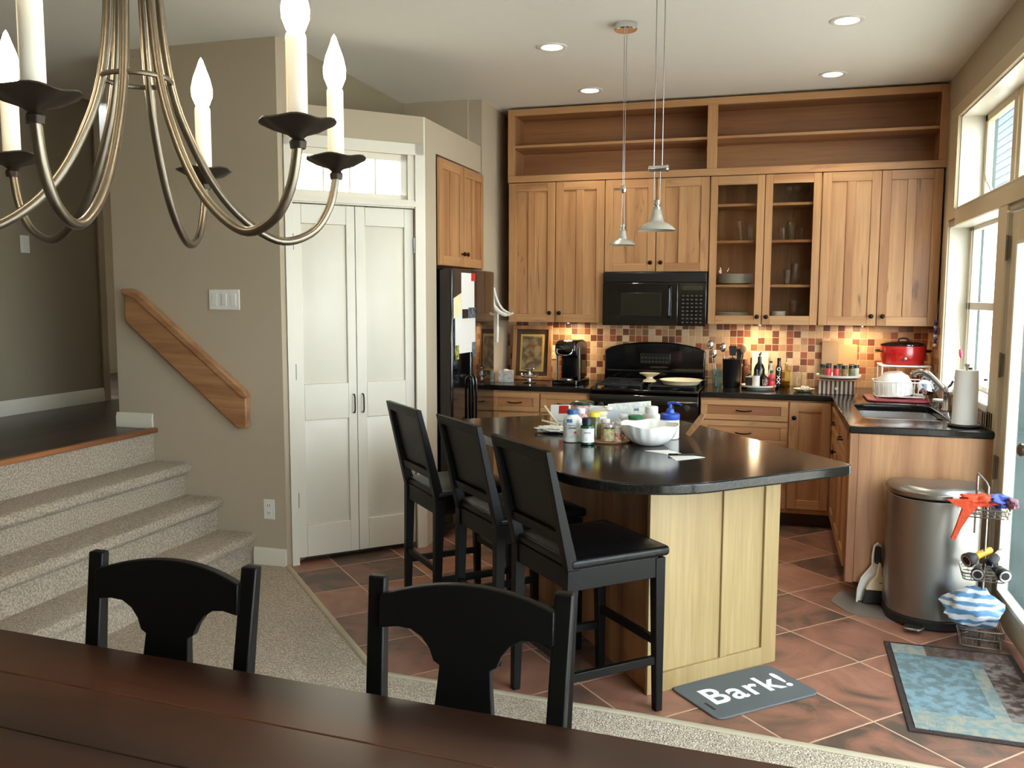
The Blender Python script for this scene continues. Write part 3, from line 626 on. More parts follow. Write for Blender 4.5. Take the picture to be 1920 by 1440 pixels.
for cx in (.19, .566):
    mb = MB()
    for a in (-.15, -.05, .05, .15): mb.box(cx+a-.006, .04, .938, cx+a+.006, .50, .95)
    for b in (.04, .155, .27, .385, .49): mb.box(cx-.165, b-.006, .934, cx+.165, b+.006, .948)
    for a in (-.16, .16):
        for b in (.05, .48): mb.box(cx+a-.008, b-.008, .915, cx+a+.008, b+.008, .94)
    mb.build('burner_grate', 'rubber', rg, .002, 1)
    for b in (.14, .40): MB().lathe([(.05, 0), (.05, .008), (.03, .012), (.03, .018), (0, .02)], (cx, b, .915), 20).build('burner', 'iron', rg)
arch = [(0, .90), (w, .90)] + [(w*(1-i/16), 1.16+.065*math.sin(PI*i/16)**.6) for i in range(17)]
MB().prism(arch, .52, .615, 'y').build('back_panel', 'black_gloss', rg, .01, 3)
MB().box(.02, .505, 1.0, w-.02, .52, 1.012).build('back_ledge', 'black_plastic', rg, .003)
MB().box(.27, .513, 1.06, .50, .52, 1.14).build('display', 'dark_glass', rg, .003)
mb = MB()
for i in range(8):
    for j in range(2): mb.box(.285+i*.026, .511, 1.072+j*.03, .298+i*.026, .5135, 1.08+j*.03)
mb.build('keypad', 'key_print', rg, smooth=0)
t = tag(MB().lathe([(.05, 0), (.045, .012), (.024, .022), (.024, .034), (.06, .052), (.075, .062), (.070, .062), (.02, .045), (0, .044)], (-.835, 6.34, .951), 24).build('spoon_rest', 'cream', None), 'cream footed spoon rest standing on the range grate', 'spoon rest')
t = thing('frying_pan', 'shallow pan with cream interior on the right burners', 'pan', (-.60, 6.235, .951))
MB().lathe([(0, 0), (.12, 0), (.145, .028), (.15, .03), (.148, .032), (.142, .03), (.118, .005), (0, .005)], (0, 0, 0), 32).build('pan_body', 'cream', t)
MB().tube([(.14, .02, .026), (.19, .06, .04), (.235, .12, .05)], [.009, .008, .011], 10, flat=.5).build('pan_handle', 'iron', t)
mw = thing('microwave', 'black over the range microwave with dark window and keypad', 'microwave', (-1.187, 6.33, 1.357))
w, h = .742, .382
box(0, .02, 0, w, .40, h).build('microwave_body', 'black_plastic', mw, .004)
mb = MB(); mb.box(0, 0, 0, .545, .02, h-.075); mb.build('microwave_door', 'black_gloss', mw, .006)
box(.135, -.003, .07, .425, .0, .235).build('door_window', 'dark_glass', mw, .004)
box(0, .002, h-.072, w, .02, h).build('vent_grille', 'black_plastic', mw, .006)
MB().tube([(.485, .0, .06), (.485, -.03, .075), (.485, -.03, .265), (.485, .0, .28)], .011, 10).build('door_handle', 'black_gloss', mw)
box(.55, 0, 0, w, .02, h-.075).build('control_panel', 'black_gloss', mw, .004)
box(.575, -.002, .255, .72, 0, .285).build('display', 'dark_glass', mw)
mb = MB()
for r in range(8):
    for c in range(5): mb.box(.573+c*.031, -.0025, .022+r*.027, .589+c*.031, 0, .030+r*.027)
mb.build('keypad', 'key_print', mw, smooth=0)
# refrigerator faces +X
fr = thing('refrigerator', 'black side by side refrigerator with papers held on its door', 'refrigerator', (-2.02, 5.20, 0), PI/2)
box(0.0, .03, .03, .87, .68, 1.73).build('refrigerator_body', 'black_plastic', fr, .005)
def bulge(x0, x1, name):
    pts = [(x0, .028)] + [(x0+(x1-x0)*i/12, -.085-.022*math.sin(PI*(x0+(x1-x0)*i/12)/.87)) for i in range(13)] + [(x1, .028)]
    return MB().prism(pts, .09, 1.74).build(name, 'black_gloss', fr, .012, 3, smooth=30)
bulge(0.0, .30, 'freezer_door'); fdoor = bulge(.306, .87, 'refrigerator_door')
for x in (.272, .335): MB().tube(spline([(x, -.10, .40), (x, -.128, .43), (x, -.13, .7), (x, -.128, 1.0), (x, -.10, 1.03)], 5), .009, 10).build('door_handle', 'black_gloss', fr)
box(.0, -.02, .02, .87, .03, .085).build('toe_grille', 'rubber', fr)
def fridge_paper(y0, y1, z0, z1, label, m='paper', name='note_paper', lift=.001, tilt=0):
    # slightly curved sheet on the bulged door; y in world
    mb = MB(); n = 8; f = []; b = []
    for j in range(2):
        for i in range(n+1):
            ly = y0+(y1-y0)*i/n; lx = ly-5.20; d = .085+.022*math.sin(PI*lx/.87)+lift+.0005
            z = (z0, z1)[j]+tilt*(ly-y0); f.append((-2.02+d+.0006, ly, z)); b.append((-2.02+d, ly, z))
    k = n+1; vs = f+b; fs = []
    for i in range(n): fs += [(i, i+1, k+i+1, k+i), (2*k+i, 3*k+i, 3*k+i+1, 2*k+i+1)]
    fs += [(0, k, 3*k, 2*k), (n, 2*k+n, 3*k+n, k+n)] + [(i, 2*k+i, 2*k+i+1, i+1) for i in range(n)] + [(k+i, k+i+1, 3*k+i+1, 3*k+i) for i in range(n)]
    mb.add(vs, fs); return tag(mb.build(name, m, None), label, 'paper' if name != 'magnet' else 'magnet')
mat('yellow_paper', (238, 234, 190), .8); mat('photo_dark', (52, 60, 68), .5, rgb2=(120, 140, 156), scale=30); mat('photo_green', (60, 90, 40), .5, rgb2=(210, 200, 90), scale=60)
fridge_paper(5.335, 5.56, 1.43, 1.715, 'tall white printed sheet at the top of the refrigerator door')
fridge_paper(5.50, 5.575, 1.665, 1.716, 'small red square magnet at the top of the refrigerator door', 'red', 'magnet', .003)
fridge_paper(5.235, 5.575, 1.195, 1.47, 'white handwritten sheet low on the refrigerator door', lift=.002)
fridge_paper(5.21, 5.33, 1.42, 1.55, 'pale yellow note tilted on the refrigerator door', 'yellow_paper', lift=.003, tilt=.3)
fridge_paper(5.345, 5.44, 1.42, 1.48, 'black square magnet holding the refrigerator notes', 'black_plastic', 'magnet', .004)
fridge_paper(5.44, 5.57, 1.42, 1.49, 'grey blue photo magnet beside the black magnet', 'photo_dark', 'magnet', .005)
fridge_paper(5.235, 5.29, 1.16, 1.25, 'small green picture magnet at the lower corner of the notes', 'photo_green', 'magnet', .004)
fridge_paper(5.51, 5.57, 1.16, 1.26, 'narrow grey magnet under the handwritten sheet', 'photo_dark', 'magnet', .004)
# white curved hook rack on the wall past the refrigerator
hk = thing('wall_hook_rack', 'white curved horn shaped rack fixed to the wall past the refrigerator', 'wall rack', (LX+.002, 6.30, 1.47))
box(0, -.03, -.04, .008, .03, .14).build('back_plate', 'white_ceramic', hk, .003)
MB().tube(spline([(.008, .0, .12), (.02, .0, .03), (.06, .0, -.02), (.12, .0, -.045), (.17, .0, -.03)], 6), [.010]*8+[.016]*10+[.010]*7, 10).build('hook', 'white_ceramic', hk)
MB().tube(spline([(.008, .03, .16), (.03, .04, .07), (.07, .05, .0), (.13, .05, -.035)], 6), .009, 10).build('hook', 'white_ceramic', hk)
MB().tube(spline([(.05, .0, -.03), (.05, -.005, -.12), (.045, -.005, -.25)], 5), [.006]*6+[.011]*5, 10).build('hanging_strap', 'white_ceramic', hk)
# ------------------------------------------------------------------ dining table and chairs
tb = thing('dining_table', 'dark reddish brown plank dining table in the foreground', 'table', (-.82, 1.04, .012), math.radians(-3.1))
mb = MB(); n = 6
for i in range(n): mb.box(-1.16, -.56+i*1.09/n+.0006, .70, 1.16, -.56+(i+1)*1.09/n-.0006, .738)
mb.build('table_top', 'table_top', tb, .003, 2)
MB().box(-1.02, -.44, .60, 1.02, -.41, .70).box(-1.02, .41-.04, .60, 1.02, .44-.04, .70).box(-1.02, -.44, .60, -.99, .40, .70).box(.99, -.44, .60, 1.02, .40, .70).build('apron', 'table_top', tb, .002, 1)
for x in (-1.0, 1.0):
    for y in (-.42, .38): MB().taper((x, y, 0), .06, .06, (x, y, .70), .09, .09).build('leg', 'table_top', tb, .004)
def dining_chair(label, x, y, rz):
    c = thing('dining_chair', label, 'chair', (x, y, .012), rz, group=None)
    # local: back at y = 0 (far from the table), seat towards -y
    W_ = .470
    for s in (-1, 1):
        xb, xt = s*.195, s*(W_/2-.022)
        mb = MB(); lean = .045
        mb.taper((xb, -.0, 0), .036, .036, (xb*1.02, -.02, .44), .04, .045)
        mb.taper((xb*1.02, -.02, .44), .04, .045, (xt, lean-.0, .928), .040, .026)
        mb.build('back_post', 'black_wood', c, .004)
        MB().taper((s*.20, -.42, 0), .032, .032, (s*.205, -.42, .43), .042, .042).build('leg', 'black_wood', c, .004)
    # crest rail with arched top and two shouldered cut-outs running into the splat
    hw = .197; z0 = .70
    top = [(x_*hw, .893+.032*(1-x_*x_)) for x_ in [i/8 for i in range(-8, 9)]]
    def side(s):
        return [(s*hw, .822), (s*.155, .826), (s*.125, .822), (s*.100, .806), (s*.082, .783), (s*.072, .758), (s*.058, .750), (s*.062, .70), (s*.070, .62), (s*.075, .52), (s*.073, .47)]
    R_ = side(1); Lf = side(-1)
    poly = top + R_ + Lf[::-1]
    mb = MB(); mb.prism(poly, -.011, .011, 'y')
    # lean and bow the panel
    mb.v = [(x_, y_ + (z_-.44)*.045/.51*1.05 - .02 + .022*(1-(x_/hw)**2)*((z_-.44)/.5), z_) for x_, y_, z_ in mb.v]
    mb.build('back_splat', 'black_wood', c, .0025, 2)
    MB().prism(round_poly([(-.225, .02), (-.225, -.44), (.225, -.44), (.225, .02)], .03), .445, .475).build('seat', 'black_wood', c, .008)
    MB().box(-.20, -.435, .385, .20, -.415, .445).box(-.205, -.42, .385, -.19, -.02, .445).box(.19, -.42, .385, .205, -.02, .445).box(-.18, -.03, .385, .18, -.012, .445).build('apron', 'black_wood', c)
    for s in (-1, 1): MB().box(s*.20-.01, -.40, .18, s*.20+.01, -.02, .205).build('stretcher', 'black_wood', c, .002)
dining_chair('black dining chair with cut out back, left in front of the stairs', -1.345, 1.665, math.radians(.0))
dining_chair('black dining chair with cut out back, right in front of the bar stools', -.612, 1.70, math.radians(1))
# ------------------------------------------------------------------ bar stools
def stool(label, x, y, ang):
    # (x, y): middle of the back legs on the floor, facing ang; local +y is forward
    c = thing('bar_stool', label, 'stool', (x, y, .0), ang-PI/2)
    hw = .20; dp = .40; lean = .09; zt = 1.035; zs = .60
    for s in (-1, 1):
        mb = MB(); mb.taper((s*hw, -.0, 0), .030, .032, (s*hw, .015, zs), .040, .048); mb.taper((s*hw, .015, zs), .040, .048, (s*(hw+.003), -lean, zt), .036, .024)
        mb.build('back_leg', 'black_wood', c, .003)
        MB().taper((s*(hw-.0), dp, 0), .030, .030, (s*(hw-.0), dp-.01, zs), .044, .044).build('front_leg', 'black_wood', c, .003)
        MB().box(s*hw-.010, .01, .185, s*hw+.010, dp-.01, .217).build('side_stretcher', 'black_wood', c, .002)
    box(-hw, dp-.016, .255, hw, dp+.006, .285).build('foot_rest', 'black_wood', c, .002); box(-hw, -.006, .24, hw, .014, .268).build('back_stretcher', 'black_wood', c, .002)
    MB().box(-hw, dp-.03, .525, hw, dp+.008, .605).box(-hw, .0, .525, hw, .03, .605).box(-hw-.018, .02, .525, -hw+.012, dp-.02, .605).box(hw-.012, .02, .525, hw+.018, dp-.02, .605).build('apron', 'black_wood', c, .003)
    # padded seat
    pl = round_poly([(-.225, -.0), (.225, -.0), (.225, .435), (-.225, .435)], .02, 4); mb = MB(); mb.prism(pl, .603, .640)
    mb.build('seat_cushion', 'leather', c, .014, 4); k = 14; vs = []; fs = []
    for j in range(k+1):
        for i in range(k+1):
            u, v = i/k, j/k; e = (1-(2*u-1)**4)*(1-(2*v-1)**4); vs.append((-.215+.43*u, .008+.417*v, .636+.026*e))
    for j in range(k):
        for i in range(k): a = j*(k+1)+i; fs.append((a, a+1, a+k+2, a+k+1))
    MB().add(vs, fs).build('seat_pad', 'leather', c, smooth=80)
    # back frame: rails and an upholstered panel, following the lean
    def yy(z): return .015 - (z-zs)/(zt-zs)*(lean+.015)
    def lean_box(x0, x1, z0, z1, t0, t1, nm, m, bev=.003):
        vs = []
        for z in (z0, z1):
            for xx, tt in ((x0, t0), (x1, t0), (x1, t1), (x0, t1)): vs.append((xx, yy(z)+tt, z))
        return MB().add(vs, [(0,3,2,1),(4,5,6,7),(0,1,5,4),(1,2,6,5),(2,3,7,6),(3,0,4,7)]).build(nm, m, c, bev)
    lean_box(-hw-.014, hw+.014, zt-.042, zt, -.012, .012, 'top_rail', 'black_wood'); lean_box(-hw+.01, hw-.01, .695, .735, -.011, .011, 'lower_rail', 'black_wood')
    lean_box(-hw+.017, hw-.017, .735, zt-.04, .003, .012, 'back_panel', 'leather', .002)
    lean_box(-hw+.035, hw-.035, .755, zt-.06, .008, .022, 'back_pad', 'leather', .006)
for lb, x, y in (('black leather bar stool nearest the viewer at the island', -.80, 3.077), ('black leather bar stool in the middle of the three at the island', -1.213, 3.555), ('black leather bar stool farthest along, in front of the pantry doors', -1.64, 3.95)):
    stool(lb, x, y, math.radians(43.3))
# ------------------------------------------------------------------ chandelier
HX, HY = -.83, 1.017
ch = thing('chandelier', 'antique nickel chandelier with curved arms and candle lights over the table', 'chandelier', (HX, HY, 0))
MB().lathe([(0, 2.30), (.03, 2.31), (.035, 2.35), (.02, 2.38), (.008, 2.40), (.006, 2.93), (.05, 2.935), (.06, 2.963), (0, 2.964)], (0, 0, 0), 20).build('stem', 'nickel', ch)
MB().tube([(.044*math.cos(a*PI/12), .044*math.sin(a*PI/12), 1.850) for a in range(24)], .0035, 8, closed=True).build('ring', 'nickel', ch)
emit('bulb', (1, .81, .56), 62); mat('candle_sleeve', (255, 250, 234), .6, vary=0); MC['candle_sleeve'].node_tree.nodes['Principled BSDF'].inputs['Transmission Weight'].default_value = 0
for k in range(6):
    a = math.radians(-11.5+60*k); ca, sa = math.cos(a), math.sin(a)
    prof = spline([(.022, 2.33), (.027, 2.06), (.040, 1.868), (.072, 1.765), (.12, 1.688), (.185, 1.643), (.238, 1.655), (.268, 1.695), (.28, 1.745)], 6)
    pr = [(r*ca, r*sa, z) for r, z in [(p[0], p[1]) for p in [Vector((q[0], q[1], 0)) for q in prof]]] if False else [(p[0]*ca, p[0]*sa, p[1]) for p in prof]
    MB().tube(pr, .0062, 10).build('arm', 'nickel', ch)
    c = (.28*ca, .28*sa, 0)
    def wav(r, z, aa, j): return (r*(1+.05*math.sin(aa*6+k)), z + (.0020*math.sin(aa*5+1+k) if r > .03 else 0))
    MB().lathe([(0, 1.738), (.009, 1.738), (.010, 1.746), (.007, 1.750), (.012, 1.754), (.030, 1.760), (.045, 1.769), (.044, 1.771), (.028, 1.763), (0, 1.757)], c, 36, wav=wav).build('drip_pan', 'iron', ch)
    MB().lathe([(.0125, 1.757), (.0125, 1.868), (.0115, 1.872), (0, 1.872)], c, 20).build('candle_sleeve', 'candle_sleeve', ch)
    MB().lathe([(.007, 1.870), (.011, 1.876), (.0165, 1.890), (.017, 1.902), (.013, 1.92), (.007, 1.936), (.003, 1.948), (0, 1.953)], c, 20).build('flame_bulb', 'bulb', ch)
# ------------------------------------------------------------------ pendants
def pendant(label, x, y, zr, cz, off, extra):
    p = thing('pendant_lamp', label, 'pendant lamp', (x, y, 0))
    if extra == 0:
        MB().lathe([(0, CZ-.035), (.055, CZ-.035), (.06, CZ-.03), (.06, CZ-.001), (0, CZ-.001)], (off, 0, 0), 28).build('ceiling_canopy', 'chrome', p)
        for d in (-.006, .006): MB().tube([(off+d, 0, CZ-.03), (d*.6, 0, cz)], .0016, 6).build('cable', 'steel', p)
        MB().lathe([(0, -.022), (.012, -.016), (.018, 0), (.012, .016), (0, .022)], (0, 0, cz), 16, 'z').build('counterweight', 'chrome', p)
        for d in (-.010, .010): MB().tube([(d*.3, 0, cz-.01), (d, 0, zr+.10)], .0012, 6).build('cable', 'steel', p)
    else:
        MB().lathe([(0, CZ-.035), (.055, CZ-.035), (.06, CZ-.03), (.06, CZ-.001), (0, CZ-.001)], (.0, 0, 0), 28).build('ceiling_canopy', 'chrome', p)
        for d in (-.014, .016): MB().tube([(d, 0, CZ-.03), (d, 0, cz)], .0018, 6).build('cable', 'steel', p)
        MB().lathe([(.009, -.034), (.011, -.032), (.011, .030), (.013, .034), (.011, .04), (0, .042)], (0, 0, cz), 16, 'x').build('counterweight', 'chrome', p)
        for d in (-.012, .010): MB().tube([(d, 0, cz), (d, 0, zr+.105)], .0012, 6).build('cable', 'steel', p)
    MB().lathe([(0, zr+.112), (.010, zr+.11), (.012, zr+.095), (.006, zr+.09), (.014, zr+.085), (.016, zr+.072), (0, zr+.072)], (0, 0, 0), 18).build('lamp_holder', 'chrome', p)
    q = [(.011, .080), (.017, .074), (.021, .052), (.026, .034), (.029, .030), (.046, .0235), (.061, .012), (.0705, .0), (.069, -.001), (.059, .010), (.044, .020), (.024, .027), (.0, .03)]
    MB().lathe([(r, zr+z) for r, z in q], (0, 0, 0), 40).build('lamp_shade', 'aluminium', p)
    MB().tube([(-.014, 0, zr+.10), (.014, 0, zr+.10)], .002, 6).build('cross_pin', 'chrome', p)
mat('aluminium', (206, 204, 194), .3, .6, vary=.03)
pendant('small metal pendant lamp farther back, hanging from the visible ceiling canopy', -.767, 4.64, 1.835, 2.125, 0, 0)
pendant('small metal pendant lamp nearer the viewer with horizontal cylinder weight', -.419, 3.30, 1.808, 2.033, 0, 1)
# recessed ceiling lights
emit('can_lamp', (1, .86, .66), 9)
for i, (x, y, lb) in enumerate(((-1.234, 4.942, 'recessed ceiling light left of the pendant canopy'), (-1.234, 6.02, 'recessed ceiling light just above the left end of the open shelf'), (.323, 6.012, 'recessed ceiling light above the right part of the open shelf'), (.323, 4.892, 'recessed ceiling light near the top right, above the window wall'))):
    t = thing('recessed_light', lb, 'ceiling light', (x, y, CZ), group=None)
    MB().lathe([(.062, 0), (.085, 0), (.085, -.004), (.075, -.008), (.060, -.004), (.062, 0)], (0, 0, 0), 32, cap=False).build('trim_ring', 'white_plastic', t)
    MB().lathe([(.062, -.001), (.0, -.002)], (0, 0, 0), 28).build('lamp_face', 'can_lamp', t)
    l = bpy.data.lights.new('can_spot', 'SPOT'); l.energy = 24; l.spot_size = math.radians(105); l.spot_blend = .6; l.color = (1, .89, .72); l.shadow_soft_size = .05
    lo = bpy.data.objects.new('can_spot', l); COL.objects.link(lo); lo.parent = t; lo.location = (0, 0, -.012)
# wall plates and handrail
hr = thing('handrail', 'plain oak board handrail slanting down the stair wall', 'handrail', (0, 4.33, 0))
MB().prism([(-3.645, 1.592), (-3.600, 1.592), (-3.56, 1.57), (-2.86, 1.02), (-2.845, 1.0), (-2.845, .812), (-2.90, .808), (-2.925, .825), (-3.645, 1.408)], -.045, -.003, 'y').build('rail_board', 'rail_oak', hr, .008, 3, smooth=30)
MB().prism([(-3.655, 1.597), (-3.60, 1.600), (-3.55, 1.578), (-2.85, 1.022), (-2.835, 1.0), (-2.835, .985), (-2.86, .985), (-3.57, 1.545), (-3.655, 1.572)], -.055, -.003, 'y').build('top_cap', 'rail_oak', hr, .004, 2, smooth=30)
sw = thing('light_switch_plate', 'white triple light switch plate above the handrail', 'light switch', (-2.993, 4.33, 1.54))
box(-.10, -.008, -.058, .10, -.0005, .058).build('plate', 'white_plastic', sw, .003)
for x in (-.062, 0, .062):
    q = box(x-.017, -.011, -.034, x+.017, -.007, .034).build('rocker', 'white_plastic', sw, .002)
ou = thing('wall_outlet', 'ivory electrical outlet low on the stair wall beside the pantry', 'outlet', (-2.736, 4.33, .34))
box(-.036, -.007, -.058, .036, -.0005, .058).build('plate', 'white_plastic', ou, .003)
for z in (-.022, .022):
    q = MB().box(-.016, -.009, z-.014, .016, -.006, z+.014).build('socket', 'white_plastic', ou, .004)
    MB().box(-.009, -.0095, z-.003, -.006, -.0088, z+.008).box(.005, -.0095, z-.003, .008, -.0088, z+.008).cyl((0, -.0095, z-.009), .002, .0007, 8, 'y').build('slots', 'iron', q)
sw = thing('light_switch', 'small light switch on the dim hallway wall', 'light switch', (-4.78, 4.705, 1.90))
box(.0005, -.036, -.058, .008, .036, .058).build('plate', 'white_plastic', sw, .003); box(.007, -.016, -.033, .011, .016, .033).build('rocker', 'white_plastic', sw, .002)
# ------------------------------------------------------------------ things on the floor
CT = .9145
mat('mat_grey', (84, 90, 92), .75, vary=.04); mat('white_letter', (236, 238, 238), .6, vary=0)
a = math.radians(42.5); bm_ = thing('doormat', 'grey rubber mat with white word in front of the island end panel', 'mat', (-.056, 3.462, 0), a)
hw, hh = .255, .15
MB().prism(round_poly([(-hw, -hh), (hw, -hh), (hw, hh), (-hw, hh)], .035, 6), 0, .008).build('mat_body', 'mat_grey', bm_, .003)
tc = bpy.data.curves.new('letters', 'FONT'); tc.body = 'Bark!'; tc.size = .172; tc.space_character = 1.13; tc.align_x = 'CENTER'; tc.align_y = 'CENTER'; tc.offset = .0030; tc.extrude = .0006
to = bpy.data.objects.new('letters_tmp', tc); COL.objects.link(to); bpy.context.view_layer.update()
me = bpy.data.meshes.new_from_object(to.evaluated_get(bpy.context.evaluated_depsgraph_get())); bpy.data.objects.remove(to)
me.materials.clear(); me.materials.append(MC['white_letter']); lt = bpy.data.objects.new('lettering', me); COL.objects.link(lt); lt.parent = bm_; lt.location = (.012, .0, .0088)
tag(lt, 'bold white word printed on the mat', None)
box(-.222, -.085, .0078, -.210, -.025, .0086).build('hanging_slot', 'rubber', bm_)
# patchwork rug
mat('rug_blue', (112, 140, 150), .9, rgb2=(92, 110, 112), scale=22, bump=.5); mat('rug_beige', (144, 142, 128), .9, rgb2=(112, 132, 132), scale=30, bump=.5)
mat('rug_brown', (76, 60, 52), .9, rgb2=(104, 88, 78), scale=46, bump=.5); mat('rug_damask', (70, 50, 44), .9, rgb2=(124, 116, 112), scale=26, bump=.5); mat('rug_edge', (44, 32, 28), .85, bump=.6)
rug = thing('rug', 'blue and brown patchwork rug with dark border inside the glass door', 'rug', (.79, 3.73, 0), math.radians(-1))
box(-.26, -.435, 0, .26, .435, .006).build('rug_border', 'rug_edge', rug, .002)
mb = MB(); xs = [-.235, -.10, .06, .11, .235]; ys = [-.41, -.26, -.02, .22, .30, .41]
pat = [[1, 1, 1, 1], [0, 0, 1, 3], [0, 0, 1, 3], [0, 0, 0, 3], [1, 2, 2, 2]]
for j in range(5):
    for i in range(4): mb.mi = pat[j][i]; mb.box(xs[i], ys[j], .005, xs[i+1], ys[j+1], .0085)
mb.build('rug_pattern', ['rug_blue', 'rug_beige', 'rug_brown', 'rug_damask'], rug, smooth=0)
# clear floor mat under the bin
tag(MB().prism(round_poly([(.335, 4.66), (.42, 4.50), (.62, 4.44), (.95, 4.44), (.95, 4.84), (.40, 4.86)], .09, 8), 0, .003).build('plastic_floor_mat', 'clear_mat', None), 'translucent ribbed plastic mat under the steel trash can', 'mat')
# semi round step bin
tr = thing('trash_can', 'tall semi round brushed steel trash can against the end panel', 'trash can', (.795, 4.37, .004), math.radians(3))
def dee(w, d, n=22):      # flat back at +y
    return [(w*math.cos(PI+PI*i/n) , .29 - d + (d*.62)*(1+math.sin(PI+PI*i/n))) for i in range(n+1)] + [(w, .275), (w-.02, .29), (-w+.02, .29), (-w, .275)]
MB().prism(dee(.205, .30), 0, .045).build('base_ring', 'rubber', tr, .006)
MB().prism(dee(.203, .297), .045, .615).build('bin_body', 'brushed', tr, .004, smooth=30)
MB().prism(dee(.209, .304), .622, .652).build('lid_rim', 'steel', tr, .007, 3, smooth=30)
mb = MB(); d0 = dee(.205, .300); n = len(d0); cx, cy = 0, .14
rings = [(1, .652), (.93, .668), (.7, .676), (0.02, .679)]
vs = [((x-cx)*k+cx, (y-cy)*k+cy, z) for k, z in rings for x, y in d0]; fs = [[r*n+i, r*n+(i+1) % n, (r+1)*n+(i+1) % n, (r+1)*n+i] for r in range(3) for i in range(n)] + [[3*n+i for i in range(n)]]
mb.add(vs, fs).build('lid', 'brushed', tr, smooth=60)
MB().prism(round_poly([(-.17, -.055), (-.09, -.075), (-.05, -.01), (-.14, .01)], .02), .012, .024).build('foot_pedal', 'steel', tr, .004)
box(.03, -.018, .628, .075, .0, .646).build('lid_button', 'white_plastic', tr, .003)
# dustpan with whisk broom
dp = thing('dustpan_set', 'upright white dustpan with black handled hand broom behind the trash can', 'dustpan', (.553, 4.700, .004), math.radians(2))
prof = [(-.088, .004), (-.086, .07), (-.070, .13), (-.035, .178), (-.02, .20), (-.022, .25), (-.015, .30), (.004, .318), (.022, .30), (.026, .25), (.024, .20), (.05, .15), (.07, .08), (.075, .004)]
MB().prism(prof, .0, .006, 'y').build('pan_back', 'white_plastic', dp, .002)
pr = [(x, -.02, z) for x, z in prof[:8]]; MB().tube(pr, [.005]*8, 8).build('pan_rim', 'white_plastic', dp)
MB().prism([(-.05, .075), (-.03, .12), (.0, .15), (.008, .22), (.016, .22), (.022, .16), (.045, .12), (.058, .075)], -.040, -.012, 'y').build('broom_body', 'cream', dp, .006)
MB().prism([(-.062, .004), (-.05, .078), (.058, .078), (.066, .004)], -.038, -.014, 'y').build('bristles', 'rubber', dp, .003)
MB().prism(round_poly([(-.012, .21), (.022, .21), (.018, .30), (-.010, .30)], .012), -.03, -.006, 'y').build('broom_grip', 'rubber', dp, .005)
box(.012, -.0415, .115, .03, -.0395, .118).build('mark', 'iron', dp)
# wire tower with baskets
rk = thing('wire_basket_tower', 'three tier grey wire caddy by the glass door', 'wire rack', (.945, 4.25, 0), math.radians(-6))
def ring(mb, cx, cy, z, w, d, r=.0032):
    mb.tube([(x, y, z) for x, y in round_poly([(cx-w, cy-d), (cx+w, cy-d), (cx+w, cy+d), (cx-w, cy+d)], .018, 3)], r, 6, closed=True)
mb = MB(); mb.tube([(0, -.012, 0.003), (0, -.012, .73), (-.006, .0, .745), (-.035, .06, .775), (-.036, .065, .76), (-.036, .065, .50)], .0055, 8); mb.build('pole', 'steel', rk)
def basket(z, w, d, h, nm):
    mb = MB(); ring(mb, 0, .02, z+h, w, d, .0042); ring(mb, 0, .02, z+h*.5, w*.98, d*.97, .0025); ring(mb, 0, .02, z, w*.93, d*.92, .0030)
    for i in range(7):
        x = -w*.9 + 1.8*w*i/6; mb.tube([(x, .02-d, z+h), (x*.96, .02-d*.92, z), (x*.96, .02+d*.92, z), (x, .02+d, z+h)], .0016, 5)
    for i in range(4):
        y = .02-d*.85+1.7*d*i/3; mb.tube([(-w, y, z+h), (-w*.93, y, z), (w*.93, y, z), (w, y, z+h)], .0016, 5)
    mb.build(nm, 'steel', rk)
basket(.60, .088, .085, .035, 'basket'); basket(.315, .088, .085, .03, 'basket'); basket(.012, .088, .085, .075, 'basket')
mat('orange_cloth', (224, 84, 48), .8, vary=.12, scale=30, bump=.4, bscale=60); mat('blue_cloth', (38, 58, 150), .7, rgb2=(90, 110, 190), scale=30); mat('purple_cloth', (90, 52, 70), .8, rgb2=(150, 110, 120), scale=30)
oc = MB().blob((.91, 4.235, .668), .078, .05, .026, .45, 2.5, 3)
oc.prism([(.775, .672), (.80, .652), (.835, .638), (.815, .56), (.797, .498), (.812, .492), (.835, .55), (.872, .62), (.895, .645), (.87, .682), (.82, .674)], 4.185, 4.205, 'y')
tag(oc.build('orange_cloth', 'orange_cloth', None, .006), 'crumpled bright orange cloth hanging over the top basket', 'cloth')
tag(MB().blob((.985, 4.24, .667), .06, .055, .026, .5, 3, 5).build('folded_umbrella', 'blue_cloth', None), 'bright blue bundled cloth in the top basket', 'cloth')
tag(MB().blob((1.03, 4.20, .668), .026, .035, .024, .3, 3, 8).build('rolled_glove', 'purple_cloth', None), 'maroon and grey bundle at the right of the top basket', 'cloth')
def flashlight(label, p, q, body, hr=.030):
    p, q = Vector(p), Vector(q); d = (q-p); L_ = d.length; t = thing('flashlight', label, 'flashlight', p); t.rotation_euler = d.to_track_quat('Z', 'Y').to_euler()
    MB().lathe([(.0155, .055), (.016, .07), (.015, L_-.01), (.013, L_), (0, L_)], (0, 0, 0), 18).build('barrel', body, t)
    MB().lathe([(hr, 0), (hr+.002, .004), (hr, .03), (.018, .052), (.0155, .056), (0, .056)], (0, 0, 0), 22).build('head', 'rubber', t)
    MB().lathe([(0, .012), (hr*.5, .008), (hr*.9, -.0008), (hr*.86, -.001), (.005, .002), (0, .0)], (0, 0, 0), 18).build('reflector', 'chrome', t)
mat('yellow_plastic', (222, 170, 40), .35, vary=.03)
flashlight('yellow barrelled flashlight on top in the middle basket', (.862, 4.19, .402), (.975, 4.27, .440), 'yellow_plastic')
flashlight('small black flashlight under the yellow one', (.905, 4.165, .350), (.93, 4.28, .352), 'rubber', .026)
flashlight('silver barrelled flashlight pointing right in the middle basket', (.958, 4.21, .392), (1.025, 4.27, .440), 'aluminium', .022)
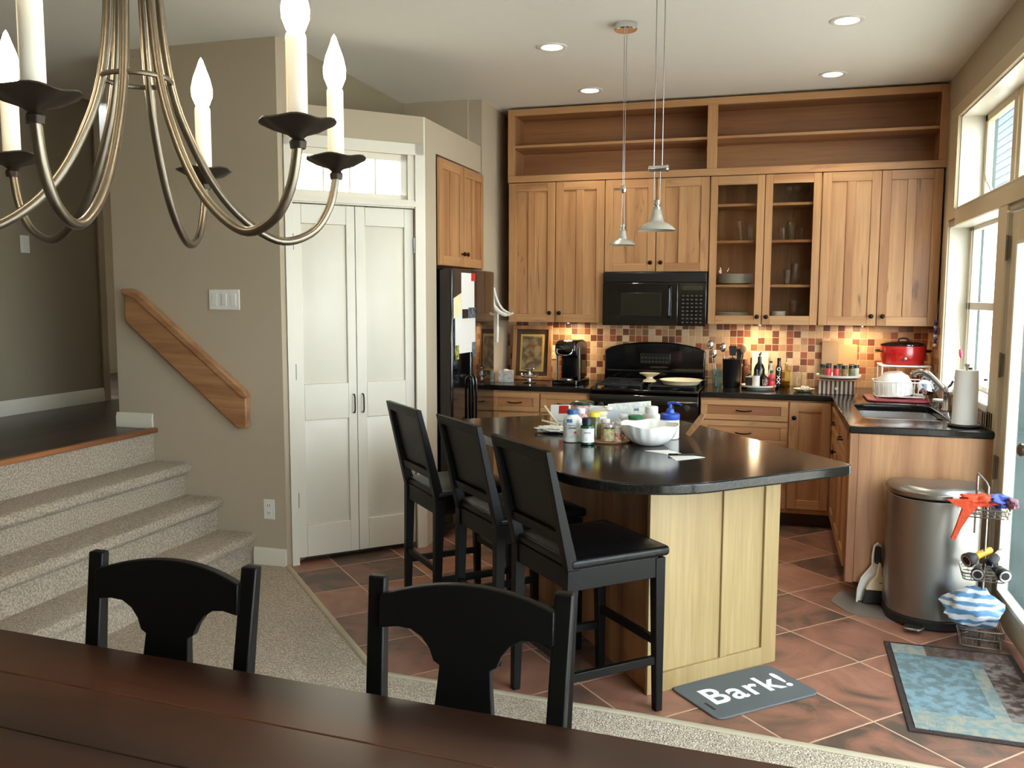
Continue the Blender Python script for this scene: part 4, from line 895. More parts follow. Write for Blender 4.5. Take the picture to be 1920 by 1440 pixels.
flashlight('black round flashlight at the right of the middle basket', (1.015, 4.165, .352), (.99, 4.26, .360), 'rubber', .028)
m, N, L, B = nt('striped_bag'); tcn = N.new('ShaderNodeTexCoord'); wv = N.new('ShaderNodeTexWave'); wv.wave_type = 'BANDS'; wv.bands_direction = 'Z'; wv.inputs['Scale'].default_value = 9; wv.inputs['Distortion'].default_value = 5
L.new(tcn.outputs['Object'], wv.inputs['Vector']); rp = N.new('ShaderNodeValToRGB'); rp.color_ramp.elements[0].position = .3; rp.color_ramp.elements[0].color = lin((92, 144, 190)); rp.color_ramp.elements[1].position = .62; rp.color_ramp.elements[1].color = lin((226, 232, 236))
L.new(wv.outputs['Fac'], rp.inputs[0]); L.new(rp.outputs[0], B.inputs['Base Color']); B.inputs['Roughness'].default_value = .5; MC['striped_bag'] = m
tag(MB().blob((.905, 4.235, .175), .118, .085, .085, .30, 2.2, 12).build('plastic_bag', 'striped_bag', None, smooth=60), 'crumpled blue and white striped bag on the bottom basket', 'bag')

# ------------------------------------------------------------------ island things
mat('white_bottle', (238, 236, 230), .4, vary=0); mat('cap_blue', (44, 88, 140), .4, vary=0); mat('cap_navy', (26, 34, 40), .4, vary=0); mat('cap_yellow', (232, 214, 70), .4, vary=0)
mat('cap_green', (40, 110, 70), .4, vary=0); mat('orange_label', (232, 160, 50), .5, vary=.03); mat('pump_blue', (28, 70, 170), .35, vary=0); mat('label_white', (232, 234, 226), .6, rgb2=(206, 212, 206), scale=60)
mat('label_pink', (226, 200, 206), .6, rgb2=(200, 150, 150), scale=80); mat('label_beige', (214, 204, 170), .6, rgb2=(170, 164, 120), scale=60); mat('olive_glass', (86, 80, 30), .25, vary=.1); mat('green_dark', (24, 62, 46), .2, vary=.1)
mat('orange_small', (222, 110, 70), .5, rgb2=(240, 210, 190), scale=90); mat('foil', (200, 200, 204), .3, .8, rgb2=(236, 236, 240), scale=40, bump=1, bscale=30); mat('print_blue', (70, 120, 180), .5, vary=0); mat('print_red', (220, 60, 80), .5, vary=0)
def bottle(label, x, y, r, h, body, cap, lab=None, neck=.55, caph=.2, z=CT, shoulder=.68, name='bottle', labr=(.14, .6), cat='bottle', capr=None):
    t = thing(name, label, cat, (x, y, z)); hb = h*(1-caph); nr = r*neck
    MB().lathe([(r*.9, 0), (r, h*.02), (r, h*shoulder), (r*.93, h*(shoulder+.04)), (nr, hb-.004), (nr, hb), (0, hb)], (0, 0, 0), 24).build('body', body, t)
    cr = capr or nr*1.12
    MB().lathe([(cr, hb), (cr, h-.002), (cr*.92, h), (0, h)], (0, 0, 0), 24).build('cap', cap, t)
    if lab: MB().lathe([(r+.0006, h*labr[0]), (r+.0006, h*labr[1])], (0, 0, 0), 24).build('label', lab, t)
    return t
t = bottle('large white supplement bottle with blue cap and heart mark', -.841, 3.80, .041, .146, 'white_bottle', 'cap_blue', 'label_white', .56, .15)
def decal(t, r, a, z, w, h, m, nm='print_mark', pts=None):
    k = 5; vs = []
    for zz in (z-h/2, z+h/2):
        for i in range(k+1): aa = a+(i/k-.5)*w/r; vs.append(((r+.0012)*math.cos(aa), (r+.0012)*math.sin(aa), zz))
    MB().add(vs, [(i, i+1, k+2+i, k+1+i) for i in range(k)]).build(nm, m, t)
CA = -1.36   # azimuth towards the viewer
decal(t, .041, CA-.35, .098, .026, .016, 'print_blue'); decal(t, .041, CA+.0, .066, .034, .006, 'grey_print'); decal(t, .041, CA+.3, .046, .011, .010, 'print_red'); decal(t, .041, CA-.1, .078, .03, .003, 'grey_print')
t = bottle('dark green supplement bottle with pale label in front of the tray', -.762, 3.742, .030, .118, 'green_dark', 'cap_navy', 'label_white', .7, .22, labr=(.1, .62)); decal(t, .030, CA, .055, .03, .004, 'grey_print')
bottle('olive brown bottle with yellow cap behind the green one', -.757, 3.885, .029, .125, 'olive_glass', 'cap_yellow', None, .8, .16)
t = bottle('short bottle with beige label and dark cap on the tray', -.682, 3.835, .026, .080, 'olive_glass', 'foil', 'label_beige', .8, .16, labr=(.08, .76)); decal(t, .026, CA, .05, .026, .006, 'cap_yellow')
bottle('tiny white capped bottle with orange label beside the bowl', -.643, 3.842, .0165, .070, 'white_bottle', 'white_bottle', 'orange_small', .85, .25, labr=(.1, .6))
bottle('big clear tub with dark lid at the back of the cluster', -.905, 4.33, .054, .118, 'label_pink', 'green_dark', None, .95, .12, shoulder=.8, name='jar', cat='jar')
bottle('white tub with plain white lid near the middle of the cluster', -.79, 4.17, .036, .095, 'white_bottle', 'cream', 'label_beige', .95, .2, name='jar', cat='jar')
bottle('pinkish white plastic bottle behind the yellow capped bottle', -.862, 4.08, .030, .115, 'label_pink', 'white_bottle', None, .6, .2)
bottle('wide white bottle with white cap between jar and pump bottle', -.535, 4.155, .041, .128, 'white_bottle', 'white_bottle', 'label_beige', .68, .26, labr=(.1, .5))
bottle('low yellow orange jar with green lid behind the bowl', -.600, 4.08, .033, .092, 'orange_label', 'cap_green', None, .95, .2, shoulder=.75, name='jar', cat='jar')
bottle('small white lidded box shaped jar left of the orange jar', -.672, 4.02, .03, .062, 'white_bottle', 'white_bottle', None, .9, .15, name='jar', cat='jar')
t = thing('pump_bottle', 'white bottle with blue pump top at the right of the cluster', 'bottle', (-.432, 4.02, CT), math.radians(-10))
MB().lathe([(.038, 0), (.042, .004), (.042, .085), (.040, .092), (0, .092)], (0, 0, 0), 28).build('body', 'white_bottle', t)
MB().lathe([(.043, .088), (.0445, .092), (.0445, .112), (.040, .116), (.02, .118), (.016, .135), (.007, .140), (.007, .158), (0, .158)], (0, 0, 0), 28).build('pump_collar', 'pump_blue', t)
MB().tube(spline([(-.012, 0, .160), (.01, .0, .166), (.035, -.005, .164), (.055, -.008, .156)], 4), [.011, .011, .010, .009, .009, .008, .007, .006, .006, .005, .005, .005, .005], 10, flat=.6).build('pump_spout', 'pump_blue', t)
# fluted white bowl
t = thing('fruit_bowl', 'white fluted ceramic bowl in front of the bottles', 'bowl', (-.50, 3.83, CT))
def flute(r, z, a, j):
    k = max(0, min(1, z/.05)); return (r*(1+.014*k*math.cos(a*18)*(1 if r > .03 else 0)), z+(.004*math.sin(a*5)*k if z > .085 else 0))
MB().lathe([(0, .004), (.05, .003), (.056, 0), (.062, .003), (.084, .014), (.108, .038), (.121, .066), (.128, .090), (.1255, .092), (.117, .068), (.104, .042), (.080, .019), (.05, .010), (0, .009)], (0, 0, 0), 112, wav=flute).build('bowl', 'white_ceramic', t, smooth=60)
def sheet(label, pts, z, m='paper', name='paper_sheet', th=.0008, cat='paper', bumpy=0, seed=0):
    return tag(MB().prism(pts, z, z+th).build(name, m, None, smooth=0), label, cat)
sheet('white paper sheet under the pen on the island', [(-.497, 3.655), (-.40, 3.60), (-.345, 3.466), (-.24, 3.572), (-.33, 3.62), (-.40, 3.70)], CT)
pn = thing('pen', 'black pen lying across the white paper on the island', 'pen', (-.385, 3.565, CT+.0055)); MB().tube([(0, 0, 0), (.02, .006, 0), (.10, .03, .0), (.128, .038, 0)], [.0035, .0042, .0042, .002], 8).build('barrel', 'rubber', pn); MB().tube([(-.002, -.001, 0), (.035, .0105, .0)], .0046, 8).build('pen_cap', 'black_gloss', pn)
# envelopes leaning, boxes, magazine, foil, tray
def leaning(label, x, y, w, h, rz, lean, m, name, th=.004, roll=0):
    t = thing(name, label, 'envelope' if name == 'envelope' else 'box' if 'box' in name else 'paper', (x, y, CT+.001+abs(math.sin(roll))*w/2), rz); o = box(-w/2, 0, 0, w/2, th, h).build('panel', m, t, .0008, 1, smooth=0); o.rotation_euler = (-lean, roll, 0); return t, o
mat('silver_lavender', (206, 212, 222), .45, vary=.04, scale=30)
t, o = leaning('large white printed envelope standing behind the jars', -.655, 4.30, .215, .115, .12, .30, 'label_white', 'envelope', roll=-.10)
box(.02, -.0012, .07, .045, 0, .082).build('stamp', 'photo_dark', o); box(-.03, -.0012, .05, .0, 0, .054).build('print_line', 'grey_print', o)
t, o = leaning('smaller pale envelope standing in front of the large one', -.715, 4.24, .12, .085, .05, .30, 'silver_lavender', 'envelope', roll=.1)
t, o = leaning('white box flap with red corner at the left of the cluster', -1.005, 4.235, .10, .105, -.1, .25, 'paper', 'pill_box', .02, roll=-.06); box(-.005, -.0015, .06, .045, .0, .10).build('red_panel', 'red', o); box(-.045, -.0015, .02, .045, .0, .022).build('print_line', 'grey_print', o)
bl = MB().blob((-.985, 4.03, CT+.016), .085, .05, .0145, .35, 3, 21); tag(bl.build('crumpled_mailer', 'label_white', None, smooth=50), 'crumpled white mailer lying at the left of the big bottle', 'paper')
tag(MB().tube([(-1.10, 4.31, CT+.088), (-1.03, 4.20, CT+.045), (-.985, 4.15, CT+.02)], .0055, 8).build('chopstick', 'cream', None), 'pale stick pointing up and left past the red cornered box', 'stick')
tag(MB().tube([(-1.06, 4.10, CT+.045), (-.97, 4.05, CT+.035)], .005, 8).build('chopstick', 'cream', None), 'short pale stick lying over the crumpled mailer', 'stick')
tag(MB().blob((-.652, 3.93, CT+.042), .035, .025, .036, .5, 3, 31).build('foil_packet', 'foil', None, smooth=50), 'crumpled silver foil packet behind the beige label bottle', 'packet')
t = thing('measuring_scoop', 'small white measuring scoop lying on top of the jars', 'scoop', (-.775, 4.17, CT+.096), .3); MB().shell([(.008, 0), (.017, .006), (.020, .022)], .002, (.03, 0, .0)).build('scoop_bowl', 'white_bottle', t); MB().tube([(.012, 0, .02), (-.03, 0, .022), (-.065, 0, .012)], .0035, 8, flat=.5).build('handle', 'white_bottle', t)
tag(MB().lathe([(0, .0), (.115, .0), (.122, .006), (.120, .008), (.112, .004), (0, .003)], (-.70, 3.89, CT), 40).build('round_tray', 'rail_oak', None), 'low brown round tray under the bottles', 'tray')
t = thing('wooden_spatula', 'wooden board end tilted behind the blue pump bottle', 'spatula', (-.36, 4.13, CT), -.5); o = MB().prism([(-.013, 0), (.013, 0), (.022, .10), (.018, .135), (-.004, .135)], -.004, .004, 'y').build('blade', 'rail_oak', t, .002); o.rotation_euler = (-.1, .55, 0)
bottle('grey white pill bottle lying against the envelope, behind the foil packet', -.665, 4.13, .026, .088, 'silver_lavender', 'white_bottle', 'label_pink', .7, .2)
bottle('short clear bottle with white cap between the yellow cap and the foil', -.725, 3.99, .024, .082, 'label_beige', 'white_bottle', None, .75, .22)
t, o = leaning('small pink and white carton standing beside the tiny orange bottle', -.585, 3.935, .05, .055, .2, .08, 'label_pink', 'carton_box', .025)
t, o = leaning('white folded leaflet leaning on the big clear tub', -.83, 4.255, .085, .10, -.15, .25, 'paper', 'leaflet', .003, roll=.12)
# ------------------------------------------------------------------ left counter
mat('tissue_grey', (150, 148, 142), .7, rgb2=(176, 174, 168), scale=40)
t = thing('tissue_box', 'grey patterned tissue box at the left end of the counter', 'tissue box', (-1.93, 6.36, CT), math.radians(12)); box(-.055, -.055, 0, .055, .055, .088).build('box', 'tissue_grey', t, .002); MB().blob((0, 0, .088), .02, .025, .008, .5, 3, 2).build('tissue', 'paper', t)
pf = thing('picture_frame', 'gold wood framed picture leaning against the left backsplash', 'picture frame', (-1.79, 6.575, CT)); T = .14
def leanp(mb, name, m, bev=.002):
    o = mb.build(name, m, pf, bev, 1); o.rotation_euler = (-T, 0, 0); return o
w, h = .158, .425
leanp(MB().box(-w, -.02, 0, w, 0, .03).box(-w, -.02, h-.03, w, 0, h).box(-w, -.02, .03, -w+.03, 0, h-.03).box(w-.03, -.02, .03, w, 0, h-.03), 'frame', 'hick_v')
mat('mat_brown', (84, 54, 36), .6); mat('art', (176, 150, 112), .6, rgb2=(110, 84, 60), scale=18); mat('art_gold', (214, 176, 96), .45, vary=.1); mat('art_red', (170, 70, 50), .6)
leanp(box(-w+.03, -.008, .03, w-.03, -.004, h-.03), 'mount', 'mat_brown'); leanp(box(-w+.062, -.011, .065, w-.062, -.008, h-.068), 'gold_slip', 'art_gold')
leanp(box(-w+.078, -.0125, .08, w-.078, -.011, h-.085), 'artwork', 'art', 0); leanp(box(-.04, -.0135, .262, .035, -.0125, .272), 'artwork_detail', 'art_red', 0); leanp(box(-w+.03, -.0150, .03, w-.03, -.0142, h-.03), 'glass_pane', 'glass', 0)
t = thing('silver_dish', 'small tiered silver filigree dish in front of the picture', 'dish', (-1.745, 6.36, CT))
MB().lathe([(0, 0), (.045, .0), (.05, .006), (.014, .014), (.012, .03), (.055, .042), (.068, .052), (.066, .054), (.02, .04), (.010, .06), (.010, .085), (.034, .098), (.045, .108), (.043, .110), (.01, .1), (0, .1)], (0, 0, 0), 36, wav=lambda r, z, a, j: (r*(1+.05*math.sin(a*9)*(r > .03)), z)).build('dish', 'chrome', t)
mb = MB()
for i in range(9):
    aa = i*2*PI/9; mb.tube([(.062*math.cos(aa), .062*math.sin(aa), .052), (.07*math.cos(aa+.2), .07*math.sin(aa+.2), .064), (.06*math.cos(aa+.4), .06*math.sin(aa+.4), .068)], .003, 6)
mb.build('filigree', 'chrome', t)
kg = thing('coffee_maker', 'black single cup coffee maker with silver side bands', 'coffee maker', (-1.435, 6.42, CT), math.radians(-6))
MB().prism(round_poly([(-.105, -.16), (.105, -.16), (.105, .15), (-.105, .15)], .03), 0, .035).build('base', 'black_gloss', kg, .006)
MB().prism([(-.01, .035), (-.01, .20), (-.14, .215), (-.16, .25), (-.15, .305), (-.10, .325), (.05, .33), (.13, .31), (.15, .25), (.15, .035)], -.080, .080, 'x').build('body', 'black_gloss', kg, .014, 3)
for s in (-1, 1): MB().prism(round_poly([(-.075, .03), (-.045, .03), (-.05, .24), (-.02, .30), (-.06, .305), (-.09, .27)], .01), s*.081-.004, s*.081+.012*s, 'x').build('side_band', 'steel', kg, .003)
MB().tube(spline([(-.055, -.135, .300), (-.058, -.162, .245), (-.03, -.175, .222), (.03, -.175, .222), (.058, -.162, .245), (.055, -.135, .300)], 5), .006, 8).build('lid_handle', 'chrome', kg)
MB().prism(round_poly([(-.13, -.04), (-.088, -.04), (-.088, .13), (-.13, .13)], .015), .02, .28).build('water_tank', 'thin_glass', kg, .003)
MB().cyl((0, -.10, .035), .045, .008, 24).build('drip_tray', 'steel', kg)
t = thing('wall_outlet', 'cream outlet on the backsplash beside the coffee maker', 'outlet', (-1.655, BY-.009, 1.125)); box(-.028, -.006, -.055, .028, 0, .055).build('plate', 'cream', t, .002)
for z in (-.02, .02): box(-.013, -.0075, z-.012, .013, -.005, z+.012).build('socket', 'cream', t, .002)
# ------------------------------------------------------------------ right counter
t = thing('utensil_glass', 'blue tinted glass of metal utensils right of the range', 'glass', (-.362, 6.48, CT)); MB().shell([(.033, 0), (.036, .01), (.043, .13)], .003, (0, 0, 0), 28).build('tumbler', 'blue_glass', t)
def utensil(label, base, top, kind, m='chrome', name='utensil'):
    t = thing(name, label, 'utensil', base); b = Vector(top)-Vector(base); MB().tube([(0, 0, 0), tuple(b*.78)], .003, 8).build('handle', m, t)
    e = tuple(b*.9)
    if kind == 'spoon': MB().blob(e, .022, .012, .032, 0, 1, 0, 16, 10).build('head', m, t)
    elif kind == 'whisk':
        mb = MB()
        for k in range(4): aa = k*PI/4; mb.tube([tuple(b*.75+Vector((.018*math.sin(s*PI)*math.cos(aa)*(1 if s < .5 else -1) if False else .02*math.cos(PI/2-PI*s)*math.cos(aa), .02*math.cos(PI/2-PI*s)*math.sin(aa), .07*s))) for s in [i/8 for i in range(9)]], .0013, 5)
        mb.build('wires', m, t)
    else: MB().prism(round_poly([(-.022, 0), (.022, 0), (.028, .07), (-.028, .07)], .008), -.0015, .0015, 'y').build('head', m, t, loc=tuple(b*.74))
utensil('shiny ladle leaning left out of the blue glass', (-.368, 6.48, CT+.006), (-.425, 6.50, CT+.335), 'spoon')
utensil('thin steel spoon in the blue glass leaning toward the range', (-.355, 6.47, CT+.006), (-.395, 6.46, CT+.27), 'spoon')
t = thing('utensil_crock', 'tall black utensil crock beside the blue glass', 'crock', (-.262, 6.50, CT)); MB().shell([(.058, 0), (.062, .01), (.068, .20), (.072, .205)], .005, (0, 0, 0), 32).build('crock', 'black_plastic', t)
utensil('steel serving spoon standing in the black crock', (-.29, 6.50, CT+.01), (-.335, 6.52, CT+.315), 'spoon')
utensil('black slotted turner standing in the black crock', (-.255, 6.50, CT+.01), (-.262, 6.50, CT+.305), 'turner', 'rubber')
utensil('black flat spatula leaning right in the black crock', (-.25, 6.51, CT+.01), (-.195, 6.52, CT+.275), 'turner', 'rubber')
utensil('steel whisk standing at the back of the black crock', (-.25, 6.53, CT+.01), (-.235, 6.55, CT+.29), 'whisk')
utensil('wooden spoon at the right of the black crock', (-.235, 6.49, CT+.01), (-.182, 6.49, CT+.31), 'spoon', 'rail_oak')
mat('copper_wood', (120, 70, 42), .35, vary=.15)
bottle('tall brown pepper mill between the crock and the turntable', -.172, 6.56, .024, .20, 'copper_wood', 'copper_wood', None, .7, .2, name='pepper_mill', cat='pepper mill')
sheet_ = thing('recipe_card', 'cream card propped behind the dark oil bottle', 'card', (-.07, 6.68, CT)); o = box(-.058, 0, 0, .058, .003, .245).build('card', 'cream', sheet_, .001); o.rotation_euler = (-.08, 0, 0)
ls = thing('lazy_susan', 'white two tier turntable under the dark bottles', 'turntable', (-.072, 6.43, CT)); MB().lathe([(.07, 0), (.075, .008), (.03, .010), (.03, .014), (0, .014)], (0, 0, 0), 32).build('foot', 'white_plastic', ls)
MB().lathe([(0, .014), (.110, .014), (.118, .018), (.120, .030), (.116, .030), (.112, .020), (0, .019)], (0, 0, 0), 44).build('tray', 'white_plastic', ls)
Z2 = CT+.0195; mat('dark_bottle', (16, 15, 12), .12, vary=0, coat=.4); mat('black_label', (26, 26, 24), .5, vary=0); mat('red_sauce', (206, 60, 70), .35, vary=.05); mat('wine_label', (120, 60, 60), .5, rgb2=(180, 160, 150), scale=80)
t = thing('spice_tin', 'black rectangular tin with a white script label on the turntable', 'tin', (-.138, 6.38, Z2)); box(-.024, -.02, 0, .024, .02, .078).build('tin', 'dark_bottle', t, .004); box(-.022, -.021, .068, .022, -.0195, .073).build('label_band', 'white_bottle', t); MB().cyl((0, 0, .078), .010, .012, 14).build('cap', 'dark_bottle', t)
t = thing('bottle', 'white labelled dark bottle in front on the turntable', 'bottle', (-.088, 6.365, Z2)); MB().lathe([(.022, 0), (.023, .004), (.023, .085), (.012, .105), (.011, .125), (0, .125)], (0, 0, 0), 20).build('body', 'dark_bottle', t); MB().lathe([(.0236, .005), (.0236, .080)], (0, 0, 0), 20).build('label', 'white_bottle', t)
t = thing('bottle', 'tall dark oil bottle with spout behind the white label', 'bottle', (-.070, 6.44, Z2)); MB().lathe([(.036, 0), (.038, .005), (.038, .12), (.030, .145), (.014, .17), (.013, .21), (0, .21)], (0, 0, 0), 24).build('body', 'dark_bottle', t); MB().tube([(0, 0, .208), (0, 0, .228), (.01, -.006, .24)], .005, 8).tube([(-.012, 0, .225), (.012, 0, .225)], .004, 6).build('pour_spout', 'rubber', t)
t = bottle('short dark sauce bottle with maroon label on the turntable', -.028, 6.37, .019, .095, 'dark_bottle', 'steel', 'wine_label', .5, .15, z=Z2)
t = thing('bottle', 'pinkish red waisted sauce bottle at the turntable edge', 'bottle', (.014, 6.385, Z2)); MB().lathe([(.022, 0), (.024, .006), (.024, .035), (.019, .045), (.024, .058), (.022, .075), (.010, .09), (.009, .10), (0, .10)], (0, 0, 0), 22).build('body', 'red_sauce', t); MB().cyl((0, 0, .10), .011, .018, 14).build('cap', 'cap_green', t)
t = thing('bottle', 'slender clear bottle with black cap behind the red one', 'bottle', (.008, 6.47, Z2)); MB().lathe([(.018, 0), (.018, .10), (.008, .13), (.008, .165), (0, .165)], (0, 0, 0), 18).build('body', 'white_bottle', t); MB().cyl((0, 0, .165), .010, .012, 12).build('cap', 'rubber', t)
t = thing('bottle', 'slim black bottle with white letters standing on the counter', 'bottle', (.062, 6.44, CT)); MB().lathe([(.021, 0), (.022, .004), (.022, .15), (.012, .175), (.012, .205), (.013, .206), (.013, .222), (0, .222)], (0, 0, 0), 22).build('body', 'dark_bottle', t)
for k, (chs, zz) in enumerate((('O', .145), ('X', .085), ('X', .055))):
    cu = bpy.data.curves.new('ch', 'FONT'); cu.body = chs; cu.size = .034; cu.align_x = 'CENTER'; cu.offset = .0012; cu.extrude = .0004; oo = bpy.data.objects.new('tmp', cu); COL.objects.link(oo); bpy.context.view_layer.update()
    me = bpy.data.meshes.new_from_object(oo.evaluated_get(bpy.context.evaluated_depsgraph_get())); bpy.data.objects.remove(oo); me.materials.clear(); me.materials.append(MC['white_letter'])
    q = bpy.data.objects.new('lettering', me); COL.objects.link(q); q.parent = t; q.rotation_euler = (PI/2, 0, .0); q.location = (0, -.0228, zz-.012)
t = thing('bottle', 'clear square oil bottle with pour spout', 'bottle', (.112, 6.50, CT)); MB().prism(round_poly([(-.031, -.031), (.031, -.031), (.031, .031), (-.031, .031)], .01), 0, .135).build('body', 'oil_glass', t, .01); MB().prism(round_poly([(-.028, -.028), (.028, -.028), (.028, .028), (-.028, .028)], .01), .003, .055).build('oil', 'amber_glass', t)
MB().lathe([(.012, .135), (.011, .17), (.013, .172), (.013, .18), (0, .18)], (0, 0, 0), 16).build('neck', 'oil_glass', t); MB().tube([(0, 0, .178), (0, 0, .20), (.003, -.008, .235)], [.007, .005, .003], 8).build('pour_spout', 'chrome', t)
def tumbler(label, x, y, z, r, h, group=None, name='drinking_glass', m='thin_glass'):
    t = tag(MB().shell([(r*.82, 0), (r*.85, .004), (r, h)], .0018, (0, 0, 0), 24).build(name, m, None, loc=(x, y, z)), label, 'glass', group); return t
t = thing('glass_canister', 'clear lidded glass canister right of the oil bottle', 'jar', (.185, 6.51, CT)); MB().shell([(.036, 0), (.038, .006), (.038, .12), (.030, .135)], .003, (0, 0, 0), 28).build('jar', 'thin_glass', t); MB().lathe([(.033, .136), (.033, .150), (.010, .155), (.010, .165), (0, .168)], (0, 0, 0), 24).build('lid', 'thin_glass', t)
tumbler('clear tumbler standing by the shell dish', .245, 6.50, CT, .032, .105); tumbler('short clear glass in front of the glass canister', .190, 6.42, CT, .027, .08)
t = thing('shell_dish', 'cream shell shaped spoon dish on the corner counter', 'dish', (.225, 6.33, CT), math.radians(-20))
MB().lathe([(0, .004), (.03, .0), (.05, .003), (.068, .018), (.072, .022), (.066, .020), (.046, .008), (0, .008)], (0, 0, 0), 60, wav=lambda r, z, a, j: (r*(1+.10*math.cos(a)+.05*math.cos(a*11)*(r > .04)), z)).build('dish', 'cream', t)
MB().blob((.015, 0, .022), .028, .022, .014, .8, 4, 4).build('shells', 'white_ceramic', t)
# striped recipe box, turntable and spice jars
m, N, L, B = nt('stripes'); tcn = N.new('ShaderNodeTexCoord'); sx = N.new('ShaderNodeSeparateXYZ'); L.new(tcn.outputs['Object'], sx.inputs[0]); mm = N.new('ShaderNodeMath'); mm.operation = 'MULTIPLY'; mm.inputs[1].default_value = 36; L.new(sx.outputs[0], mm.inputs[0]); fr_ = N.new('ShaderNodeMath'); fr_.operation = 'FRACT'; L.new(mm.outputs[0], fr_.inputs[0]); g_ = N.new('ShaderNodeMath'); g_.operation = 'GREATER_THAN'; g_.inputs[1].default_value = .5; L.new(fr_.outputs[0], g_.inputs[0])
mx = N.new('ShaderNodeMix'); mx.data_type = 'RGBA'; mx.inputs[6].default_value = lin((214, 200, 180)); mx.inputs[7].default_value = lin((92, 62, 48)); L.new(g_.outputs[0], mx.inputs[0]); L.new(mx.outputs[2], B.inputs['Base Color']); MC['stripes'] = m
t = thing('striped_box', 'brown and cream striped drawer box holding up the spice turntable', 'box', (.441, 6.30, CT), math.radians(-5)); box(-.115, -.09, 0, .115, .09, .092).build('box', 'stripes', t, .002); MB().lathe([(.004, 0), (.004, -.006), (.010, -.010), (.010, -.016), (0, -.018)], (0, 0, 0), 14, 'y').build('knob', 'cream', t, loc=(0, -.09, .04))
tag(box(-.13, -.11, 0, .13, .10, .010).build('wooden_board', 'hick_h', None, .002, loc=(.452, 6.30, CT+.093)), 'pale wooden board on the striped box', 'board')
ZB = CT+.104
ls = thing('lazy_susan', 'white turntable on the wooden board holding spice jars', 'turntable', (.447, 6.27, ZB)); MB().lathe([(.05, 0), (.055, .007), (.02, .009), (0, .009)], (0, 0, 0), 30).build('foot', 'white_plastic', ls)
MB().lathe([(0, .009), (.132, .009), (.142, .013), (.145, .027), (.140, .027), (.136, .015), (0, .014)], (0, 0, 0), 48).build('tray', 'white_plastic', ls)
ZJ = ZB+.0145; mat('spice_a', (150, 120, 70), .6, rgb2=(110, 90, 50), scale=90); mat('spice_b', (90, 96, 60), .6, rgb2=(130, 130, 90), scale=90); mat('spice_c', (190, 186, 170), .6); mat('lid_dark', (28, 34, 30), .4, vary=0)
kinds = [('spice_b', 'green brown'), ('red_sauce', 'red'), ('red_sauce', 'bright red'), ('spice_a', 'tan'), ('spice_b', 'olive'), ('spice_c', 'pale grey'), ('spice_a', 'yellow brown'), ('spice_c', 'whitish'), ('spice_b', 'dull green')]
pos = [(-.105, -.03), (-.07, -.085), (-.022, -.105), (.03, -.10), (.075, -.075), (.108, -.02), (.085, .045), (-.06, .06), (.01, .03)]
wh = ['at the far left of the spice turntable', 'second from the left on the spice turntable', 'front, left of middle, on the spice turntable', 'front, right of middle, on the spice turntable', 'fifth from the left on the spice turntable', 'at the far right of the spice turntable', 'behind the right jars on the spice turntable', 'behind the left jars on the spice turntable', 'in the middle of the spice turntable']
for (m_, cn), (x, y), w_ in zip(kinds, pos, wh):
    t = thing('spice_jar', cn+' filled spice jar '+w_, 'spice jar', (.447+x, 6.27+y, ZJ), group='spice jars on the white turntable')
    MB().lathe([(.019, 0), (.020, .004), (.020, .055), (.015, .064), (0, .064)], (0, 0, 0), 18).build('jar', m_, t); MB().lathe([(.0185, .060), (.0185, .080), (.017, .082), (0, .082)], (0, 0, 0), 18).build('lid', 'lid_dark', t)
def cutboard(label, x, w, h, m, y, notch=False):
    t = thing('cutting_board', label, 'cutting board', (x, y, CT)); o = MB().prism(round_poly([(-w/2, 0), (w/2, 0), (w/2, h), (-w/2, h)], .015), -.016, 0, 'y').build('board', m, t, .003); o.rotation_euler = (-.055, 0, 0)
mat('board_pale', (150, 124, 94), .5, vary=.06); mat('board_light', (176, 136, 92), .5, vary=.06)
cutboard('greyish tan cutting board leaning on the backsplash, left one', .415, .115, .335, 'board_pale', 6.70); cutboard('light wood cutting board leaning on the backsplash, right one', .535, .13, .315, 'board_light', 6.70)
mat('stain', (120, 84, 56), .6, vary=.2)
# slow cooker on a low shelf, dish rack, mat
cs_ = thing('counter_shelf', 'white counter shelf carrying the red slow cooker', 'shelf', (.875, 6.47, CT)); box(-.155, -.13, .185, .155, .13, .195).build('shelf_board', 'white_plastic', cs_, .003)
for x in (-.145, .145):
    for y in (-.12, .12): MB().cyl((x, y, 0), .005, .185, 10).build('leg', 'white_plastic', cs_)
ck = thing('slow_cooker', 'red oval slow cooker with dark lid in the counter corner', 'slow cooker', (.870, 6.47, CT+.1955)); mat('cooker_red', (176, 24, 24), .22, vary=.03, coat=.5)
def oval(r, z, a, j): return (r*(1+.0*a), z)
def ovl(mb, prof, kx, ky, nm, m):
    mb.lathe(prof, (0, 0, 0), 40); mb.v = [(x*kx, y*ky, z) for x, y, z in mb.v]; return mb.build(nm, m, ck)
ovl(MB(), [(.11, 0), (.118, .006), (.128, .06), (.130, .125), (.126, .130), (0, .130)], 1.12, .85, 'body', 'cooker_red')
ovl(MB(), [(.129, .127), (.134, .131), (.132, .138), (.10, .150), (.04, .158), (0, .159)], 1.12, .85, 'lid', 'black_gloss')
MB().tube(spline([(-.03, 0, .156), (-.028, 0, .172), (0, 0, .178), (.028, 0, .172), (.03, 0, .156)], 4), .006, 8).build('lid_handle', 'rubber', ck)
for s in (-1, 1): MB().tube(spline([(s*.138, -.035, .09), (s*.168, -.025, .092), (s*.168, .025, .092), (s*.138, .035, .09)], 4), .008, 8).build('side_handle', 'black_plastic', ck)
MB().lathe([(.013, 0), (.013, -.008), (.010, -.012), (0, -.013)], (0, 0, 0), 16, 'y').build('control_knob', 'steel', ck, loc=(0, -.107, .045))
mat('maroon', (128, 26, 44), .5, vary=.04)
